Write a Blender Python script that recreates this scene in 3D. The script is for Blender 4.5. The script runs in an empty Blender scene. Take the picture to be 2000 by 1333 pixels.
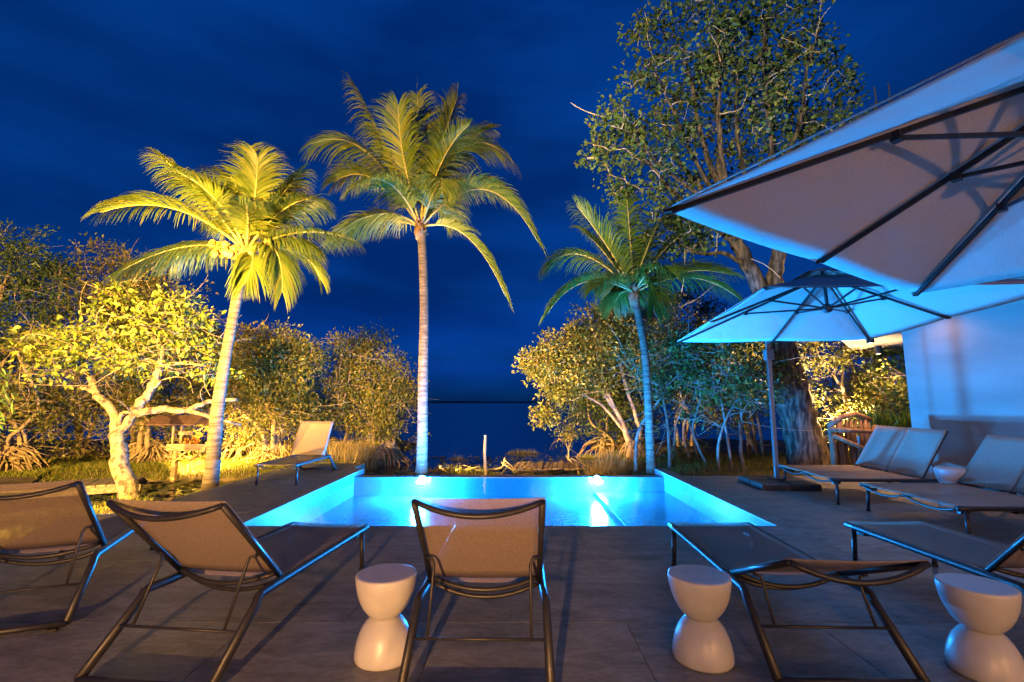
import bpy, math, random
import numpy as np
from mathutils import Vector, Matrix

scene = bpy.context.scene
C = scene.collection
R = math.radians
PI = math.pi

# ------------------------------------------------------------------ camera
cam_d = bpy.data.cameras.new('camera')
cam_d.sensor_width = 36.0
cam_d.lens = 930.0 / 2000.0 * 36.0
cam_d.clip_start = 0.05
cam_d.clip_end = 8000.0
cam = bpy.data.objects.new('camera', cam_d)
C.objects.link(cam)
cam.location = (0, 0, 1.4)
cam.rotation_euler = (R(90.0) + math.atan(119.0 / 930.0), 0, 0)
scene.camera = cam

# ------------------------------------------------------------------ world: deep blue dusk sky with soft cloud
world = bpy.data.worlds.new('World')
scene.world = world
world.use_nodes = True
wn, wl = world.node_tree.nodes, world.node_tree.links
wn.clear()
w_out = wn.new('ShaderNodeOutputWorld')
w_bg = wn.new('ShaderNodeBackground')
w_sky = wn.new('ShaderNodeTexSky')
w_sky.sky_type = 'NISHITA'
w_sky.sun_disc = False
w_sky.sun_elevation = R(2.0)
w_sky.sun_rotation = R(180.0)
w_sky.air_density = 1.0
w_sky.dust_density = 0.3
w_sky.ozone_density = 6.0
w_tc = wn.new('ShaderNodeTexCoord')
w_map = wn.new('ShaderNodeMapping')
w_map.inputs['Scale'].default_value = (1.0, 1.0, 3.6)
w_map.inputs['Location'].default_value = (3.1, 0.4, 0.2)
w_noise = wn.new('ShaderNodeTexNoise')
w_noise.inputs['Scale'].default_value = 1.5
w_noise.inputs['Detail'].default_value = 5.0
w_noise.inputs['Roughness'].default_value = 0.5
w_ramp = wn.new('ShaderNodeValToRGB')
w_ramp.color_ramp.elements[0].position = 0.36
w_ramp.color_ramp.elements[0].color = (0.55, 0.54, 0.58, 1)
w_ramp.color_ramp.elements[1].position = 0.66
w_ramp.color_ramp.elements[1].color = (1.35, 1.42, 1.32, 1)
w_tint = wn.new('ShaderNodeMix'); w_tint.data_type = 'RGBA'; w_tint.blend_type = 'MULTIPLY'
w_tint.inputs['Factor'].default_value = 1.0
w_tint.inputs['B'].default_value = (1.0, 1.0, 1.0, 1)
w_cl = wn.new('ShaderNodeMix'); w_cl.data_type = 'RGBA'; w_cl.blend_type = 'MULTIPLY'
w_cl.inputs['Factor'].default_value = 1.0
wl.new(w_tc.outputs['Generated'], w_map.inputs['Vector'])
wl.new(w_map.outputs['Vector'], w_noise.inputs['Vector'])
wl.new(w_noise.outputs['Fac'], w_ramp.inputs['Fac'])
wl.new(w_sky.outputs['Color'], w_tint.inputs['A'])
wl.new(w_tint.outputs['Result'], w_cl.inputs['A'])
wl.new(w_ramp.outputs['Color'], w_cl.inputs['B'])
w_sep = wn.new('ShaderNodeSeparateXYZ')
w_el = wn.new('ShaderNodeValToRGB')                     # colour gain by height that evens out the sky tone
for i_, (p_, c_) in enumerate(((0.006,(0.008,0.28,2.9)),(0.044,(0.01,0.20,1.30)),(0.09,(0.02,0.165,0.56)),(0.22,(0.05,0.20,0.39)),(0.5,(0.08,0.36,0.56)),(0.77,(0.10,0.60,0.92)),(1.0,(0.15,0.95,1.40)))):
    if i_ < 2: e_ = w_el.color_ramp.elements[i_]; e_.position = p_
    else: e_ = w_el.color_ramp.elements.new(p_)
    e_.color = (*c_, 1)
w_even = wn.new('ShaderNodeMix'); w_even.data_type = 'RGBA'; w_even.blend_type = 'MULTIPLY'; w_even.inputs['Factor'].default_value = 1.0
wl.new(w_tc.outputs['Generated'], w_sep.inputs[0]); wl.new(w_sep.outputs['Z'], w_el.inputs['Fac'])
wl.new(w_cl.outputs['Result'], w_even.inputs['A']); wl.new(w_el.outputs['Color'], w_even.inputs['B'])
wl.new(w_even.outputs['Result'], w_bg.inputs['Color'])
w_bg.inputs['Strength'].default_value = 0.145
wl.new(w_bg.outputs['Background'], w_out.inputs['Surface'])

vs = scene.view_settings
vs.view_transform = 'Standard'
vs.look = 'None'
vs.exposure = 1.5
vs.gamma = 1.0
vs.use_curve_mapping = False

cy = scene.cycles
cy.max_bounces = 7
cy.diffuse_bounces = 4
cy.glossy_bounces = 3
cy.transmission_bounces = 4
cy.transparent_max_bounces = 12
cy.sample_clamp_indirect = 6.0
cy.use_denoising = True
cy.caustics_reflective = False
cy.caustics_refractive = False

# ------------------------------------------------------------------ lamp strengths (the lamps themselves are built further down)
POOL_W = 1200.0
POOL_RGB = (0.012, 0.305, 1.0)
FLOOD_RGB = (1.0, 0.53, 0.105)
WARM_RGB = (1.0, 0.47, 0.165)

# ------------------------------------------------------------------ helpers
def norm(v):
    v = np.asarray(v, float)
    n = np.linalg.norm(v, axis=-1, keepdims=True)
    return v / np.maximum(n, 1e-9)

class MB:
    """collects shapes, links them as ONE mesh object"""
    def __init__(self):
        self.v = []; self.f = []; self.n = 0
    def add(self, verts, faces):
        verts = np.asarray(verts, float).reshape(-1, 3)
        o = self.n
        self.v.append(verts); self.n += len(verts)
        self.f.extend([tuple(int(i) + o for i in f) for f in faces])
    def box(self, x0, x1, y0, y1, z0, z1, ch=0.0):
        if ch <= 0:
            vs_ = [(x0,y0,z0),(x1,y0,z0),(x1,y1,z0),(x0,y1,z0),(x0,y0,z1),(x1,y0,z1),(x1,y1,z1),(x0,y1,z1)]
            self.add(vs_, [(0,3,2,1),(4,5,6,7),(0,1,5,4),(1,2,6,5),(2,3,7,6),(3,0,4,7)])
        else:
            c = ch
            vs_ = [(x0,y0,z0),(x1,y0,z0),(x1,y1,z0),(x0,y1,z0),
                   (x0,y0,z1-c),(x1,y0,z1-c),(x1,y1,z1-c),(x0,y1,z1-c),
                   (x0+c,y0+c,z1),(x1-c,y0+c,z1),(x1-c,y1-c,z1),(x0+c,y1-c,z1)]
            fs = [(0,3,2,1),(8,9,10,11)]
            for a in range(4):
                b = (a+1) % 4
                fs += [(a,b,4+b,4+a),(4+a,4+b,8+b,8+a)]
            self.add(vs_, fs)
    def beam(self, a, b, w, h, up=(0,0,1)):
        """rectangular bar from a to b"""
        a = np.asarray(a, float); b = np.asarray(b, float)
        t = norm(b-a); u = np.asarray(up, float)
        s = np.cross(t, u)
        if np.linalg.norm(s) < 1e-4: s = np.cross(t, (1,0,0))
        s = norm(s); u = np.cross(s, t)
        vs_ = []
        for p in (a, b):
            for i, j in ((-1,-1),(1,-1),(1,1),(-1,1)):
                vs_.append(p + s*w/2*i + u*h/2*j)
        self.add(vs_, [(3,2,1,0),(4,5,6,7),(0,1,5,4),(1,2,6,5),(2,3,7,6),(3,0,4,7)])
    def tube(self, pts, rad, n=8, lump=0.0, rng=None, sq=1.0):
        pts = np.asarray(pts, float); m = len(pts)
        rad = np.broadcast_to(np.asarray(rad, float), (m,))
        t = np.zeros_like(pts)
        t[1:-1] = pts[2:] - pts[:-2]; t[0] = pts[1]-pts[0]; t[-1] = pts[-1]-pts[-2]
        t = norm(t)
        u = np.cross(t[0], (0,0,1.0))
        if np.linalg.norm(u) < 1e-3: u = np.array((1.0,0,0))
        u = norm(u)
        ang = np.arange(n)/n*2*PI
        ca, sa = np.cos(ang)[:,None], np.sin(ang)[:,None]
        rings = []
        for i in range(m):
            u = norm(u - t[i]*np.dot(u, t[i])); w = np.cross(t[i], u)
            r = rad[i]
            rr = r if lump == 0 else r*(1+rng.normal(0, lump, (n,1)))
            rings.append(pts[i] + (ca*u + sa*w*sq)*rr)
        v = np.concatenate(rings + [pts[:1], pts[-1:]])
        f = []
        for i in range(m-1):
            for j in range(n):
                k = (j+1) % n
                f.append((i*n+j, i*n+k, (i+1)*n+k, (i+1)*n+j))
        for j in range(n):
            k = (j+1) % n
            f.append((m*n, k, j)); f.append((m*n+1, (m-1)*n+j, (m-1)*n+k))
        self.add(v, f)
    def lathe(self, prof, n=40, c=(0,0,0)):
        prof = np.asarray(prof, float); m = len(prof)
        ang = np.arange(n)/n*2*PI
        v = np.concatenate([np.stack([c[0]+r*np.cos(ang), c[1]+r*np.sin(ang), np.full(n, c[2]+z)],1) for r, z in prof])
        f = []
        for i in range(m-1):
            for j in range(n):
                k = (j+1) % n
                f.append((i*n+j, i*n+k, (i+1)*n+k, (i+1)*n+j))
        f.append(tuple(range(n-1,-1,-1))); f.append(tuple(range((m-1)*n, m*n)))
        self.add(v, f)
    def sphere(self, c, r, nu=10, nv=7, axis=None, el=1.0):
        """ellipsoid, stretched by el along axis"""
        c = np.asarray(c, float)
        ax = norm(axis) if axis is not None else np.array((0,0,1.0))
        u = np.cross(ax, (0.3,1,0.2)); u = norm(u); w = np.cross(ax, u)
        v = [c + ax*r*el]
        for i in range(1, nv):
            th = PI*i/nv
            for j in range(nu):
                a = 2*PI*j/nu
                v.append(c + ax*r*el*math.cos(th) + (u*math.cos(a)+w*math.sin(a))*r*math.sin(th))
        v.append(c - ax*r*el)
        f = []
        for j in range(nu):
            f.append((0, 1+(j+1)%nu, 1+j))
        for i in range(nv-2):
            for j in range(nu):
                a = 1+i*nu+j; b = 1+i*nu+(j+1)%nu
                f.append((a, b, b+nu, a+nu))
        last = len(v)-1
        for j in range(nu):
            f.append((last, 1+(nv-2)*nu+j, 1+(nv-2)*nu+(j+1)%nu))
        self.add(v, f)
    def build(self, name, m, parent=None, smooth=False):
        me = bpy.data.meshes.new(name)
        me.from_pydata(np.concatenate(self.v).tolist(), [], self.f)
        me.materials.append(m)
        if smooth:
            me.polygons.foreach_set('use_smooth', [True]*len(me.polygons))
        o = bpy.data.objects.new(name, me)
        C.objects.link(o)
        if parent is not None: o.parent = parent
        return o

def fast_mesh(name, verts, faces, m, parent=None, smooth=False):
    """verts (N,3), faces (M,k) numpy, one face size"""
    me = bpy.data.meshes.new(name)
    k = faces.shape[1]; M = len(faces)
    me.vertices.add(len(verts)); me.loops.add(M*k); me.polygons.add(M)
    me.vertices.foreach_set('co', np.ascontiguousarray(verts, dtype=np.float32).ravel())
    me.loops.foreach_set('vertex_index', np.ascontiguousarray(faces, dtype=np.int32).ravel())
    me.polygons.foreach_set('loop_start', np.arange(M, dtype=np.int32)*k)
    me.polygons.foreach_set('loop_total', np.full(M, k, dtype=np.int32))
    if smooth: me.polygons.foreach_set('use_smooth', np.ones(M, dtype=bool))
    me.update(calc_edges=True); me.validate()
    me.materials.append(m)
    o = bpy.data.objects.new(name, me); C.objects.link(o)
    if parent is not None: o.parent = parent
    return o

def tag(o, label=None, cat=None, group=None, kind=None):
    if label: o['label'] = label
    if cat: o['category'] = cat
    if group: o['group'] = group
    if kind: o['kind'] = kind
    return o

def thing(name, label, cat, loc=(0,0,0), rz=0.0, group=None):
    o = bpy.data.objects.new(name, None); C.objects.link(o)
    o.empty_display_size = 0.1
    o.location = loc; o.rotation_euler = (0,0,rz)
    return tag(o, label, cat, group)

# ------------------------------------------------------------------ materials
def mat(name):
    m = bpy.data.materials.new(name); m.use_nodes = True
    nt = m.node_tree
    return m, nt.nodes, nt.links, nt.nodes['Principled BSDF']

def noise_mat(name, c0, c1, scale=6.0, stretch=(1,1,1), rough=0.6, bump=0.0, bscale=None, detail=6.0, metallic=0.0, spec=0.5, lo=0.35, hi=0.65, coord='Object', dist=0.0):
    m, n, l, b = mat(name)
    tc = n.new('ShaderNodeTexCoord'); mp = n.new('ShaderNodeMapping'); mp.inputs['Scale'].default_value = stretch
    nz = n.new('ShaderNodeTexNoise'); nz.inputs['Scale'].default_value = scale; nz.inputs['Detail'].default_value = detail
    nz.inputs['Distortion'].default_value = dist
    rp = n.new('ShaderNodeValToRGB')
    rp.color_ramp.elements[0].position = lo; rp.color_ramp.elements[0].color = (*c0, 1)
    rp.color_ramp.elements[1].position = hi; rp.color_ramp.elements[1].color = (*c1, 1)
    l.new(tc.outputs[coord], mp.inputs['Vector']); l.new(mp.outputs['Vector'], nz.inputs['Vector'])
    l.new(nz.outputs['Fac'], rp.inputs['Fac']); l.new(rp.outputs['Color'], b.inputs['Base Color'])
    b.inputs['Roughness'].default_value = rough; b.inputs['Metallic'].default_value = metallic
    b.inputs['Specular IOR Level'].default_value = spec
    if bump > 0:
        n2 = n.new('ShaderNodeTexNoise'); n2.inputs['Scale'].default_value = bscale or scale*3; n2.inputs['Detail'].default_value = 5
        bp = n.new('ShaderNodeBump'); bp.inputs['Strength'].default_value = bump; bp.inputs['Distance'].default_value = 0.02
        l.new(mp.outputs['Vector'], n2.inputs['Vector']); l.new(n2.outputs['Fac'], bp.inputs['Height'])
        l.new(bp.outputs['Normal'], b.inputs['Normal'])
    return m

def leaf_mat(name, cols, trans=0.35, rough=0.45):
    """colour differs leaf by leaf; part of the light passes through"""
    m, n, l, b = mat(name)
    g = n.new('ShaderNodeNewGeometry')
    rp = n.new('ShaderNodeValToRGB')
    e = rp.color_ramp.elements
    e[0].position = 0.0; e[0].color = (*cols[0], 1); e[1].position = 1.0; e[1].color = (*cols[-1], 1)
    for i in range(1, len(cols)-1):
        x = e.new(i/(len(cols)-1)); x.color = (*cols[i], 1)
    l.new(g.outputs['Random Per Island'], rp.inputs['Fac'])
    l.new(rp.outputs['Color'], b.inputs['Base Color'])
    b.inputs['Roughness'].default_value = rough
    b.inputs['Specular IOR Level'].default_value = 0.35
    tr = n.new('ShaderNodeBsdfTranslucent'); l.new(rp.outputs['Color'], tr.inputs['Color'])
    mx = n.new('ShaderNodeMixShader'); mx.inputs['Fac'].default_value = trans
    l.new(b.outputs['BSDF'], mx.inputs[1]); l.new(tr.outputs['BSDF'], mx.inputs[2])
    l.new(mx.outputs['Shader'], n['Material Output'].inputs['Surface'])
    return m

def emit_mat(name, col, strength):
    m, n, l, b = mat(name)
    b.inputs['Base Color'].default_value = (*col, 1)
    b.inputs['Emission Color'].default_value = (*col, 1)
    b.inputs['Emission Strength'].default_value = strength
    return m

def deck_mat():
    m, n, l, b = mat('deck_stone')
    tc = n.new('ShaderNodeTexCoord'); oi = n.new('ShaderNodeObjectInfo')
    ad = n.new('ShaderNodeVectorMath'); ad.operation = 'MULTIPLY_ADD'
    ad.inputs[1].default_value = (1,1,1)
    cm = n.new('ShaderNodeCombineXYZ')
    ml = n.new('ShaderNodeMath'); ml.operation = 'MULTIPLY'; ml.inputs[1].default_value = 37.0
    l.new(oi.outputs['Random'], ml.inputs[0]); l.new(ml.outputs[0], cm.inputs['Z'])
    l.new(tc.outputs['Object'], ad.inputs[0]); l.new(cm.outputs[0], ad.inputs[2])
    mp = n.new('ShaderNodeMapping'); mp.inputs['Scale'].default_value = (1.3, 3.2, 1.0)
    l.new(ad.outputs[0], mp.inputs['Vector'])
    n1 = n.new('ShaderNodeTexNoise'); n1.inputs['Scale'].default_value = 2.2; n1.inputs['Detail'].default_value = 9; n1.inputs['Roughness'].default_value = 0.65; n1.inputs['Distortion'].default_value = 0.6
    n2 = n.new('ShaderNodeTexNoise'); n2.inputs['Scale'].default_value = 14.0; n2.inputs['Detail'].default_value = 6; n2.inputs['Distortion'].default_value = 0.8
    n3 = n.new('ShaderNodeTexNoise'); n3.inputs['Scale'].default_value = 0.9; n3.inputs['Detail'].default_value = 4
    l.new(mp.outputs[0], n1.inputs['Vector']); l.new(mp.outputs[0], n2.inputs['Vector']); l.new(tc.outputs['Object'], n3.inputs['Vector'])
    r1 = n.new('ShaderNodeValToRGB')
    r1.color_ramp.elements[0].position = 0.32; r1.color_ramp.elements[0].color = (0.108,0.113,0.108,1)
    r1.color_ramp.elements[1].position = 0.70; r1.color_ramp.elements[1].color = (0.25,0.258,0.248,1)
    l.new(n1.outputs['Fac'], r1.inputs['Fac'])
    r2 = n.new('ShaderNodeValToRGB')
    r2.color_ramp.elements[0].position = 0.40; r2.color_ramp.elements[0].color = (0.86,0.86,0.86,1)
    r2.color_ramp.elements[1].position = 0.72; r2.color_ramp.elements[1].color = (1.28,1.27,1.24,1)
    l.new(n2.outputs['Fac'], r2.inputs['Fac'])
    mx = n.new('ShaderNodeMix'); mx.data_type = 'RGBA'; mx.blend_type = 'MULTIPLY'; mx.inputs['Factor'].default_value = 1
    l.new(r1.outputs['Color'], mx.inputs['A']); l.new(r2.outputs['Color'], mx.inputs['B'])
    l.new(mx.outputs['Result'], b.inputs['Base Color'])
    mr = n.new('ShaderNodeMapRange'); mr.inputs['To Min'].default_value = 0.38; mr.inputs['To Max'].default_value = 0.68
    l.new(n3.outputs['Fac'], mr.inputs['Value']); l.new(mr.outputs[0], b.inputs['Roughness'])
    bp = n.new('ShaderNodeBump'); bp.inputs['Strength'].default_value = 0.25; bp.inputs['Distance'].default_value = 0.004
    l.new(n2.outputs['Fac'], bp.inputs['Height']); l.new(bp.outputs['Normal'], b.inputs['Normal'])
    return m

def mosaic_mat():
    """small glazed mosaic of the pool basin"""
    m, n, l, b = mat('pool_mosaic')
    tc = n.new('ShaderNodeTexCoord')
    vo = n.new('ShaderNodeTexBrick'); vo.offset = 0.0
    vo.inputs['Scale'].default_value = 1.0
    vo.inputs['Brick Width'].default_value = 0.05; vo.inputs['Row Height'].default_value = 0.05
    vo.inputs['Mortar Size'].default_value = 0.003
    vo.inputs['Color1'].default_value = (0.060,0.115,0.140,1); vo.inputs['Color2'].default_value = (0.074,0.135,0.162,1); vo.inputs['Mortar'].default_value = (0.050,0.095,0.116,1)
    sx = n.new('ShaderNodeSeparateXYZ'); cx = n.new('ShaderNodeCombineXYZ')
    l.new(tc.outputs['Object'], sx.inputs[0])
    a1 = n.new('ShaderNodeMath'); a1.operation = 'ADD'
    l.new(sx.outputs['Y'], a1.inputs[0]); l.new(sx.outputs['Z'], a1.inputs[1])
    l.new(sx.outputs['X'], cx.inputs['X']); l.new(a1.outputs[0], cx.inputs['Y'])
    l.new(cx.outputs[0], vo.inputs['Vector']); l.new(vo.outputs['Color'], b.inputs['Base Color'])
    b.inputs['Roughness'].default_value = 0.25
    return m

def water_mat(name, base, ripple_scale, ripple, clear):
    m, n, l, b = mat(name)
    tc = n.new('ShaderNodeTexCoord')
    mp = n.new('ShaderNodeMapping'); mp.inputs['Scale'].default_value = (1,1.8,1)
    n1 = n.new('ShaderNodeTexNoise'); n1.inputs['Scale'].default_value = ripple_scale; n1.inputs['Detail'].default_value = 4
    bp = n.new('ShaderNodeBump'); bp.inputs['Strength'].default_value = ripple; bp.inputs['Distance'].default_value = 0.05
    l.new(tc.outputs['Object'], mp.inputs[0]); l.new(mp.outputs[0], n1.inputs['Vector']); l.new(n1.outputs['Fac'], bp.inputs['Height'])
    if clear:
        gl = n.new('ShaderNodeBsdfGlossy'); gl.inputs['Roughness'].default_value = 0.03
        tr = n.new('ShaderNodeBsdfTransparent'); tr.inputs['Color'].default_value = (*base, 1)
        fr = n.new('ShaderNodeFresnel'); fr.inputs['IOR'].default_value = 1.07
        l.new(bp.outputs['Normal'], gl.inputs['Normal']); l.new(bp.outputs['Normal'], fr.inputs['Normal'])
        mx = n.new('ShaderNodeMixShader'); l.new(fr.outputs[0], mx.inputs['Fac'])
        l.new(tr.outputs[0], mx.inputs[1]); l.new(gl.outputs[0], mx.inputs[2])
        l.new(mx.outputs[0], n['Material Output'].inputs['Surface'])
    else:
        b.inputs['Base Color'].default_value = (*base, 1)
        b.inputs['Roughness'].default_value = 0.10; b.inputs['IOR'].default_value = 1.33
        l.new(bp.outputs['Normal'], b.inputs['Normal'])
    return m

def sling_mat():
    """open woven mesh: a fine weave with light passing between the threads"""
    m, n, l, b = mat('sling_mesh')
    tc = n.new('ShaderNodeTexCoord')
    wv = n.new('ShaderNodeTexNoise'); wv.inputs['Scale'].default_value = 90.0; wv.inputs['Detail'].default_value = 3
    rp = n.new('ShaderNodeValToRGB')
    rp.color_ramp.elements[0].position = 0.3; rp.color_ramp.elements[0].color = (0.21,0.165,0.13,1)
    rp.color_ramp.elements[1].position = 0.7; rp.color_ramp.elements[1].color = (0.31,0.25,0.20,1)
    l.new(tc.outputs['Object'], wv.inputs['Vector']); l.new(wv.outputs['Fac'], rp.inputs['Fac']); l.new(rp.outputs['Color'], b.inputs['Base Color'])
    b.inputs['Roughness'].default_value = 0.75
    tr = n.new('ShaderNodeBsdfTransparent'); mx = n.new('ShaderNodeMixShader'); mx.inputs['Fac'].default_value = 0.34
    l.new(b.outputs['BSDF'], mx.inputs[1]); l.new(tr.outputs[0], mx.inputs[2])
    l.new(mx.outputs[0], n['Material Output'].inputs['Surface'])
    return m

def canopy_mat():
    m, n, l, b = mat('canopy_cloth')
    tc = n.new('ShaderNodeTexCoord')
    wv = n.new('ShaderNodeTexNoise'); wv.inputs['Scale'].default_value = 160.0; wv.inputs['Detail'].default_value = 2
    rp = n.new('ShaderNodeValToRGB')
    rp.color_ramp.elements[0].position = 0.3; rp.color_ramp.elements[0].color = (0.46,0.435,0.40,1)
    rp.color_ramp.elements[1].position = 0.7; rp.color_ramp.elements[1].color = (0.60,0.57,0.53,1)
    l.new(tc.outputs['Object'], wv.inputs['Vector']); l.new(wv.outputs['Fac'], rp.inputs['Fac']); l.new(rp.outputs['Color'], b.inputs['Base Color'])
    b.inputs['Roughness'].default_value = 0.85; b.inputs['Specular IOR Level'].default_value = 0.2
    bp = n.new('ShaderNodeBump'); bp.inputs['Strength'].default_value = 0.2; bp.inputs['Distance'].default_value = 0.003
    fo = n.new('ShaderNodeTexNoise'); fo.inputs['Scale'].default_value = 2.6; fo.inputs['Detail'].default_value = 3
    b2 = n.new('ShaderNodeBump'); b2.inputs['Strength'].default_value = 0.35; b2.inputs['Distance'].default_value = 0.08
    l.new(tc.outputs['Object'], fo.inputs['Vector']); l.new(fo.outputs['Fac'], b2.inputs['Height'])
    l.new(wv.outputs['Fac'], bp.inputs['Height']); l.new(b2.outputs['Normal'], bp.inputs['Normal']); l.new(bp.outputs['Normal'], b.inputs['Normal'])
    return m

def ring_bark_mat(name, c0, c1, rings=9.0):
    m, n, l, b = mat(name)
    tc = n.new('ShaderNodeTexCoord')
    mp = n.new('ShaderNodeMapping'); mp.inputs['Scale'].default_value = (1.0,1.0,rings)
    nz = n.new('ShaderNodeTexNoise'); nz.inputs['Scale'].default_value = 2.6; nz.inputs['Detail'].default_value = 6; nz.inputs['Roughness'].default_value = 0.65
    n2 = n.new('ShaderNodeTexNoise'); n2.inputs['Scale'].default_value = 9; n2.inputs['Detail'].default_value = 5
    rp = n.new('ShaderNodeValToRGB')
    rp.color_ramp.elements[0].position = 0.36; rp.color_ramp.elements[0].color = (*c0,1)
    rp.color_ramp.elements[1].position = 0.58; rp.color_ramp.elements[1].color = (*c1,1)
    mx = n.new('ShaderNodeMix'); mx.data_type = 'RGBA'; mx.blend_type = 'OVERLAY'; mx.inputs['Factor'].default_value = 0.6
    l.new(tc.outputs['Object'], mp.inputs[0]); l.new(mp.outputs[0], nz.inputs['Vector']); l.new(tc.outputs['Object'], n2.inputs['Vector'])
    l.new(nz.outputs['Fac'], rp.inputs['Fac']); l.new(rp.outputs['Color'], mx.inputs['A']); l.new(n2.outputs['Fac'], mx.inputs['B'])
    l.new(mx.outputs['Result'], b.inputs['Base Color'])
    b.inputs['Roughness'].default_value = 0.85
    bp = n.new('ShaderNodeBump'); bp.inputs['Strength'].default_value = 0.5; bp.inputs['Distance'].default_value = 0.02
    l.new(nz.outputs['Fac'], bp.inputs['Height']); l.new(bp.outputs['Normal'], b.inputs['Normal'])
    return m

M = {}
M['deck'] = deck_mat()
M['grout'] = noise_mat('grout', (0.05,0.045,0.04), (0.09,0.08,0.07), 20)
M['mosaic'] = mosaic_mat()
M['pool_water'] = water_mat('pool_water', (0.90,0.98,1.0), 3.0, 0.10, True)
M['lagoon'] = water_mat('lagoon_water', (0.003,0.012,0.045), 2.2, 0.30, False)
M['dark_edge'] = noise_mat('overflow_edge_stone', (0.02,0.024,0.026), (0.045,0.05,0.05), 12, rough=0.35)
M['sling'] = sling_mat()
M['frame'] = noise_mat('frame_metal', (0.014,0.0145,0.017), (0.022,0.0225,0.026), 30, rough=0.42, metallic=0.0, spec=0.42)
M['mast'] = noise_mat('mast_metal', (0.08,0.085,0.09), (0.11,0.115,0.12), 30, rough=0.38, spec=0.5)
M['rubber'] = noise_mat('rubber', (0.01,0.01,0.01), (0.02,0.02,0.02), 30, rough=0.8)
M['canopy'] = canopy_mat()
M['stool'] = noise_mat('white_plastic', (0.44,0.44,0.435), (0.53,0.53,0.525), 7, rough=0.36, bump=0.04, bscale=60)
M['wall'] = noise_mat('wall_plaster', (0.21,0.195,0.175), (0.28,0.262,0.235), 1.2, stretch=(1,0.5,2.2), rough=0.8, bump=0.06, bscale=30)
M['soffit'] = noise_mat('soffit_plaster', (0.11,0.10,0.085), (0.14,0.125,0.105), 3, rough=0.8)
M['lamp_black'] = noise_mat('lamp_housing', (0.02,0.02,0.02), (0.035,0.033,0.03), 20, rough=0.4)
M['palm_trunk'] = ring_bark_mat('palm_bark', (0.035,0.027,0.019), (0.125,0.098,0.070))
M['palm_leaf'] = leaf_mat('palm_leaflet', [(0.055,0.095,0.012),(0.09,0.14,0.018),(0.12,0.16,0.02),(0.17,0.17,0.03)], 0.30)
M['palm_leaf_young'] = leaf_mat('palm_leaflet_young', [(0.03,0.085,0.012),(0.06,0.13,0.018),(0.10,0.15,0.02)], 0.30)
M['rachis'] = noise_mat('rachis', (0.20,0.19,0.06), (0.30,0.27,0.09), 10, rough=0.5)
M['fibre'] = noise_mat('palm_fibre', (0.10,0.06,0.03), (0.24,0.15,0.08), 18, rough=0.9, bump=0.6)
M['coconut'] = noise_mat('coconut_husk', (0.38,0.24,0.04), (0.50,0.33,0.07), 8, rough=0.5)
M['pale_bark'] = noise_mat('pale_bark', (0.030,0.024,0.017), (0.155,0.128,0.092), 13, stretch=(1,1,0.8), rough=0.95, bump=0.9, bscale=30, lo=0.36, hi=0.54)
M['twig'] = noise_mat('twig_bark', (0.12,0.088,0.056), (0.26,0.20,0.135), 5, rough=0.9, bump=0.4, bscale=25)
M['grey_twig'] = noise_mat('grey_twig_bark', (0.13,0.11,0.09), (0.26,0.22,0.18), 5, rough=0.9, bump=0.4, bscale=25)
M['pale_twig'] = noise_mat('pale_twig_bark', (0.22,0.19,0.15), (0.42,0.36,0.29), 5, rough=0.9, bump=0.4, bscale=25)
M['old_bark'] = noise_mat('old_tree_bark', (0.020,0.017,0.014), (0.17,0.14,0.105), 7.0, stretch=(1.8,1.8,0.32), rough=0.95, bump=1.0, bscale=11, lo=0.40, hi=0.70)
M['leaf_bright'] = leaf_mat('leaf_bright', [(0.06,0.10,0.012),(0.10,0.15,0.02),(0.15,0.18,0.03),(0.20,0.19,0.05)], 0.30)
M['leaf_olive'] = leaf_mat('leaf_olive', [(0.045,0.062,0.011),(0.075,0.092,0.015),(0.115,0.118,0.02),(0.17,0.12,0.03)], 0.25)
M['leaf_dark'] = leaf_mat('leaf_dark', [(0.02,0.04,0.012),(0.035,0.065,0.015),(0.06,0.085,0.02)], 0.2)
M['leaf_tall'] = leaf_mat('leaf_tall', [(0.03,0.070,0.020),(0.05,0.11,0.028),(0.08,0.14,0.035),(0.11,0.11,0.035)], 0.25)
M['soil'] = noise_mat('mud', (0.03,0.024,0.016), (0.10,0.078,0.048), 2.0, rough=0.95, bump=0.8, bscale=8)
M['grass'] = leaf_mat('grass_blade', [(0.08,0.11,0.015),(0.12,0.16,0.022),(0.19,0.20,0.035),(0.25,0.21,0.06)], 0.3)
M['dry_reed'] = leaf_mat('dry_reed', [(0.16,0.12,0.04),(0.26,0.20,0.08),(0.34,0.26,0.12),(0.12,0.12,0.03)], 0.25)
M['wood'] = noise_mat('weathered_wood', (0.16,0.11,0.065), (0.34,0.25,0.155), 4, stretch=(1,6,6), rough=0.85, bump=0.4)
M['grey_wood'] = noise_mat('grey_wood', (0.07,0.06,0.05), (0.16,0.14,0.115), 4, stretch=(1,6,6), rough=0.9, bump=0.4)
M['red_wood'] = noise_mat('driftwood', (0.12,0.07,0.042), (0.26,0.16,0.095), 5, stretch=(3,3,0.6), rough=0.8, bump=0.5)
M['roof_wood'] = noise_mat('roof_board', (0.04,0.020,0.013), (0.08,0.040,0.026), 6, rough=0.85, bump=0.3)
M['flower'] = leaf_mat('orange_flower', [(0.55,0.12,0.01),(0.70,0.24,0.02),(0.60,0.30,0.04)], 0.2)
M['lily'] = leaf_mat('lily_pad', [(0.05,0.07,0.012),(0.08,0.10,0.02),(0.12,0.11,0.03)], 0.1)
M['shore'] = noise_mat('far_shore', (0.03,0.05,0.05), (0.05,0.07,0.07), 0.1, rough=1.0)
M['pool_lens'] = emit_mat('pool_lamp_lens', (0.35,0.75,1.0), 60.0)
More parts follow.
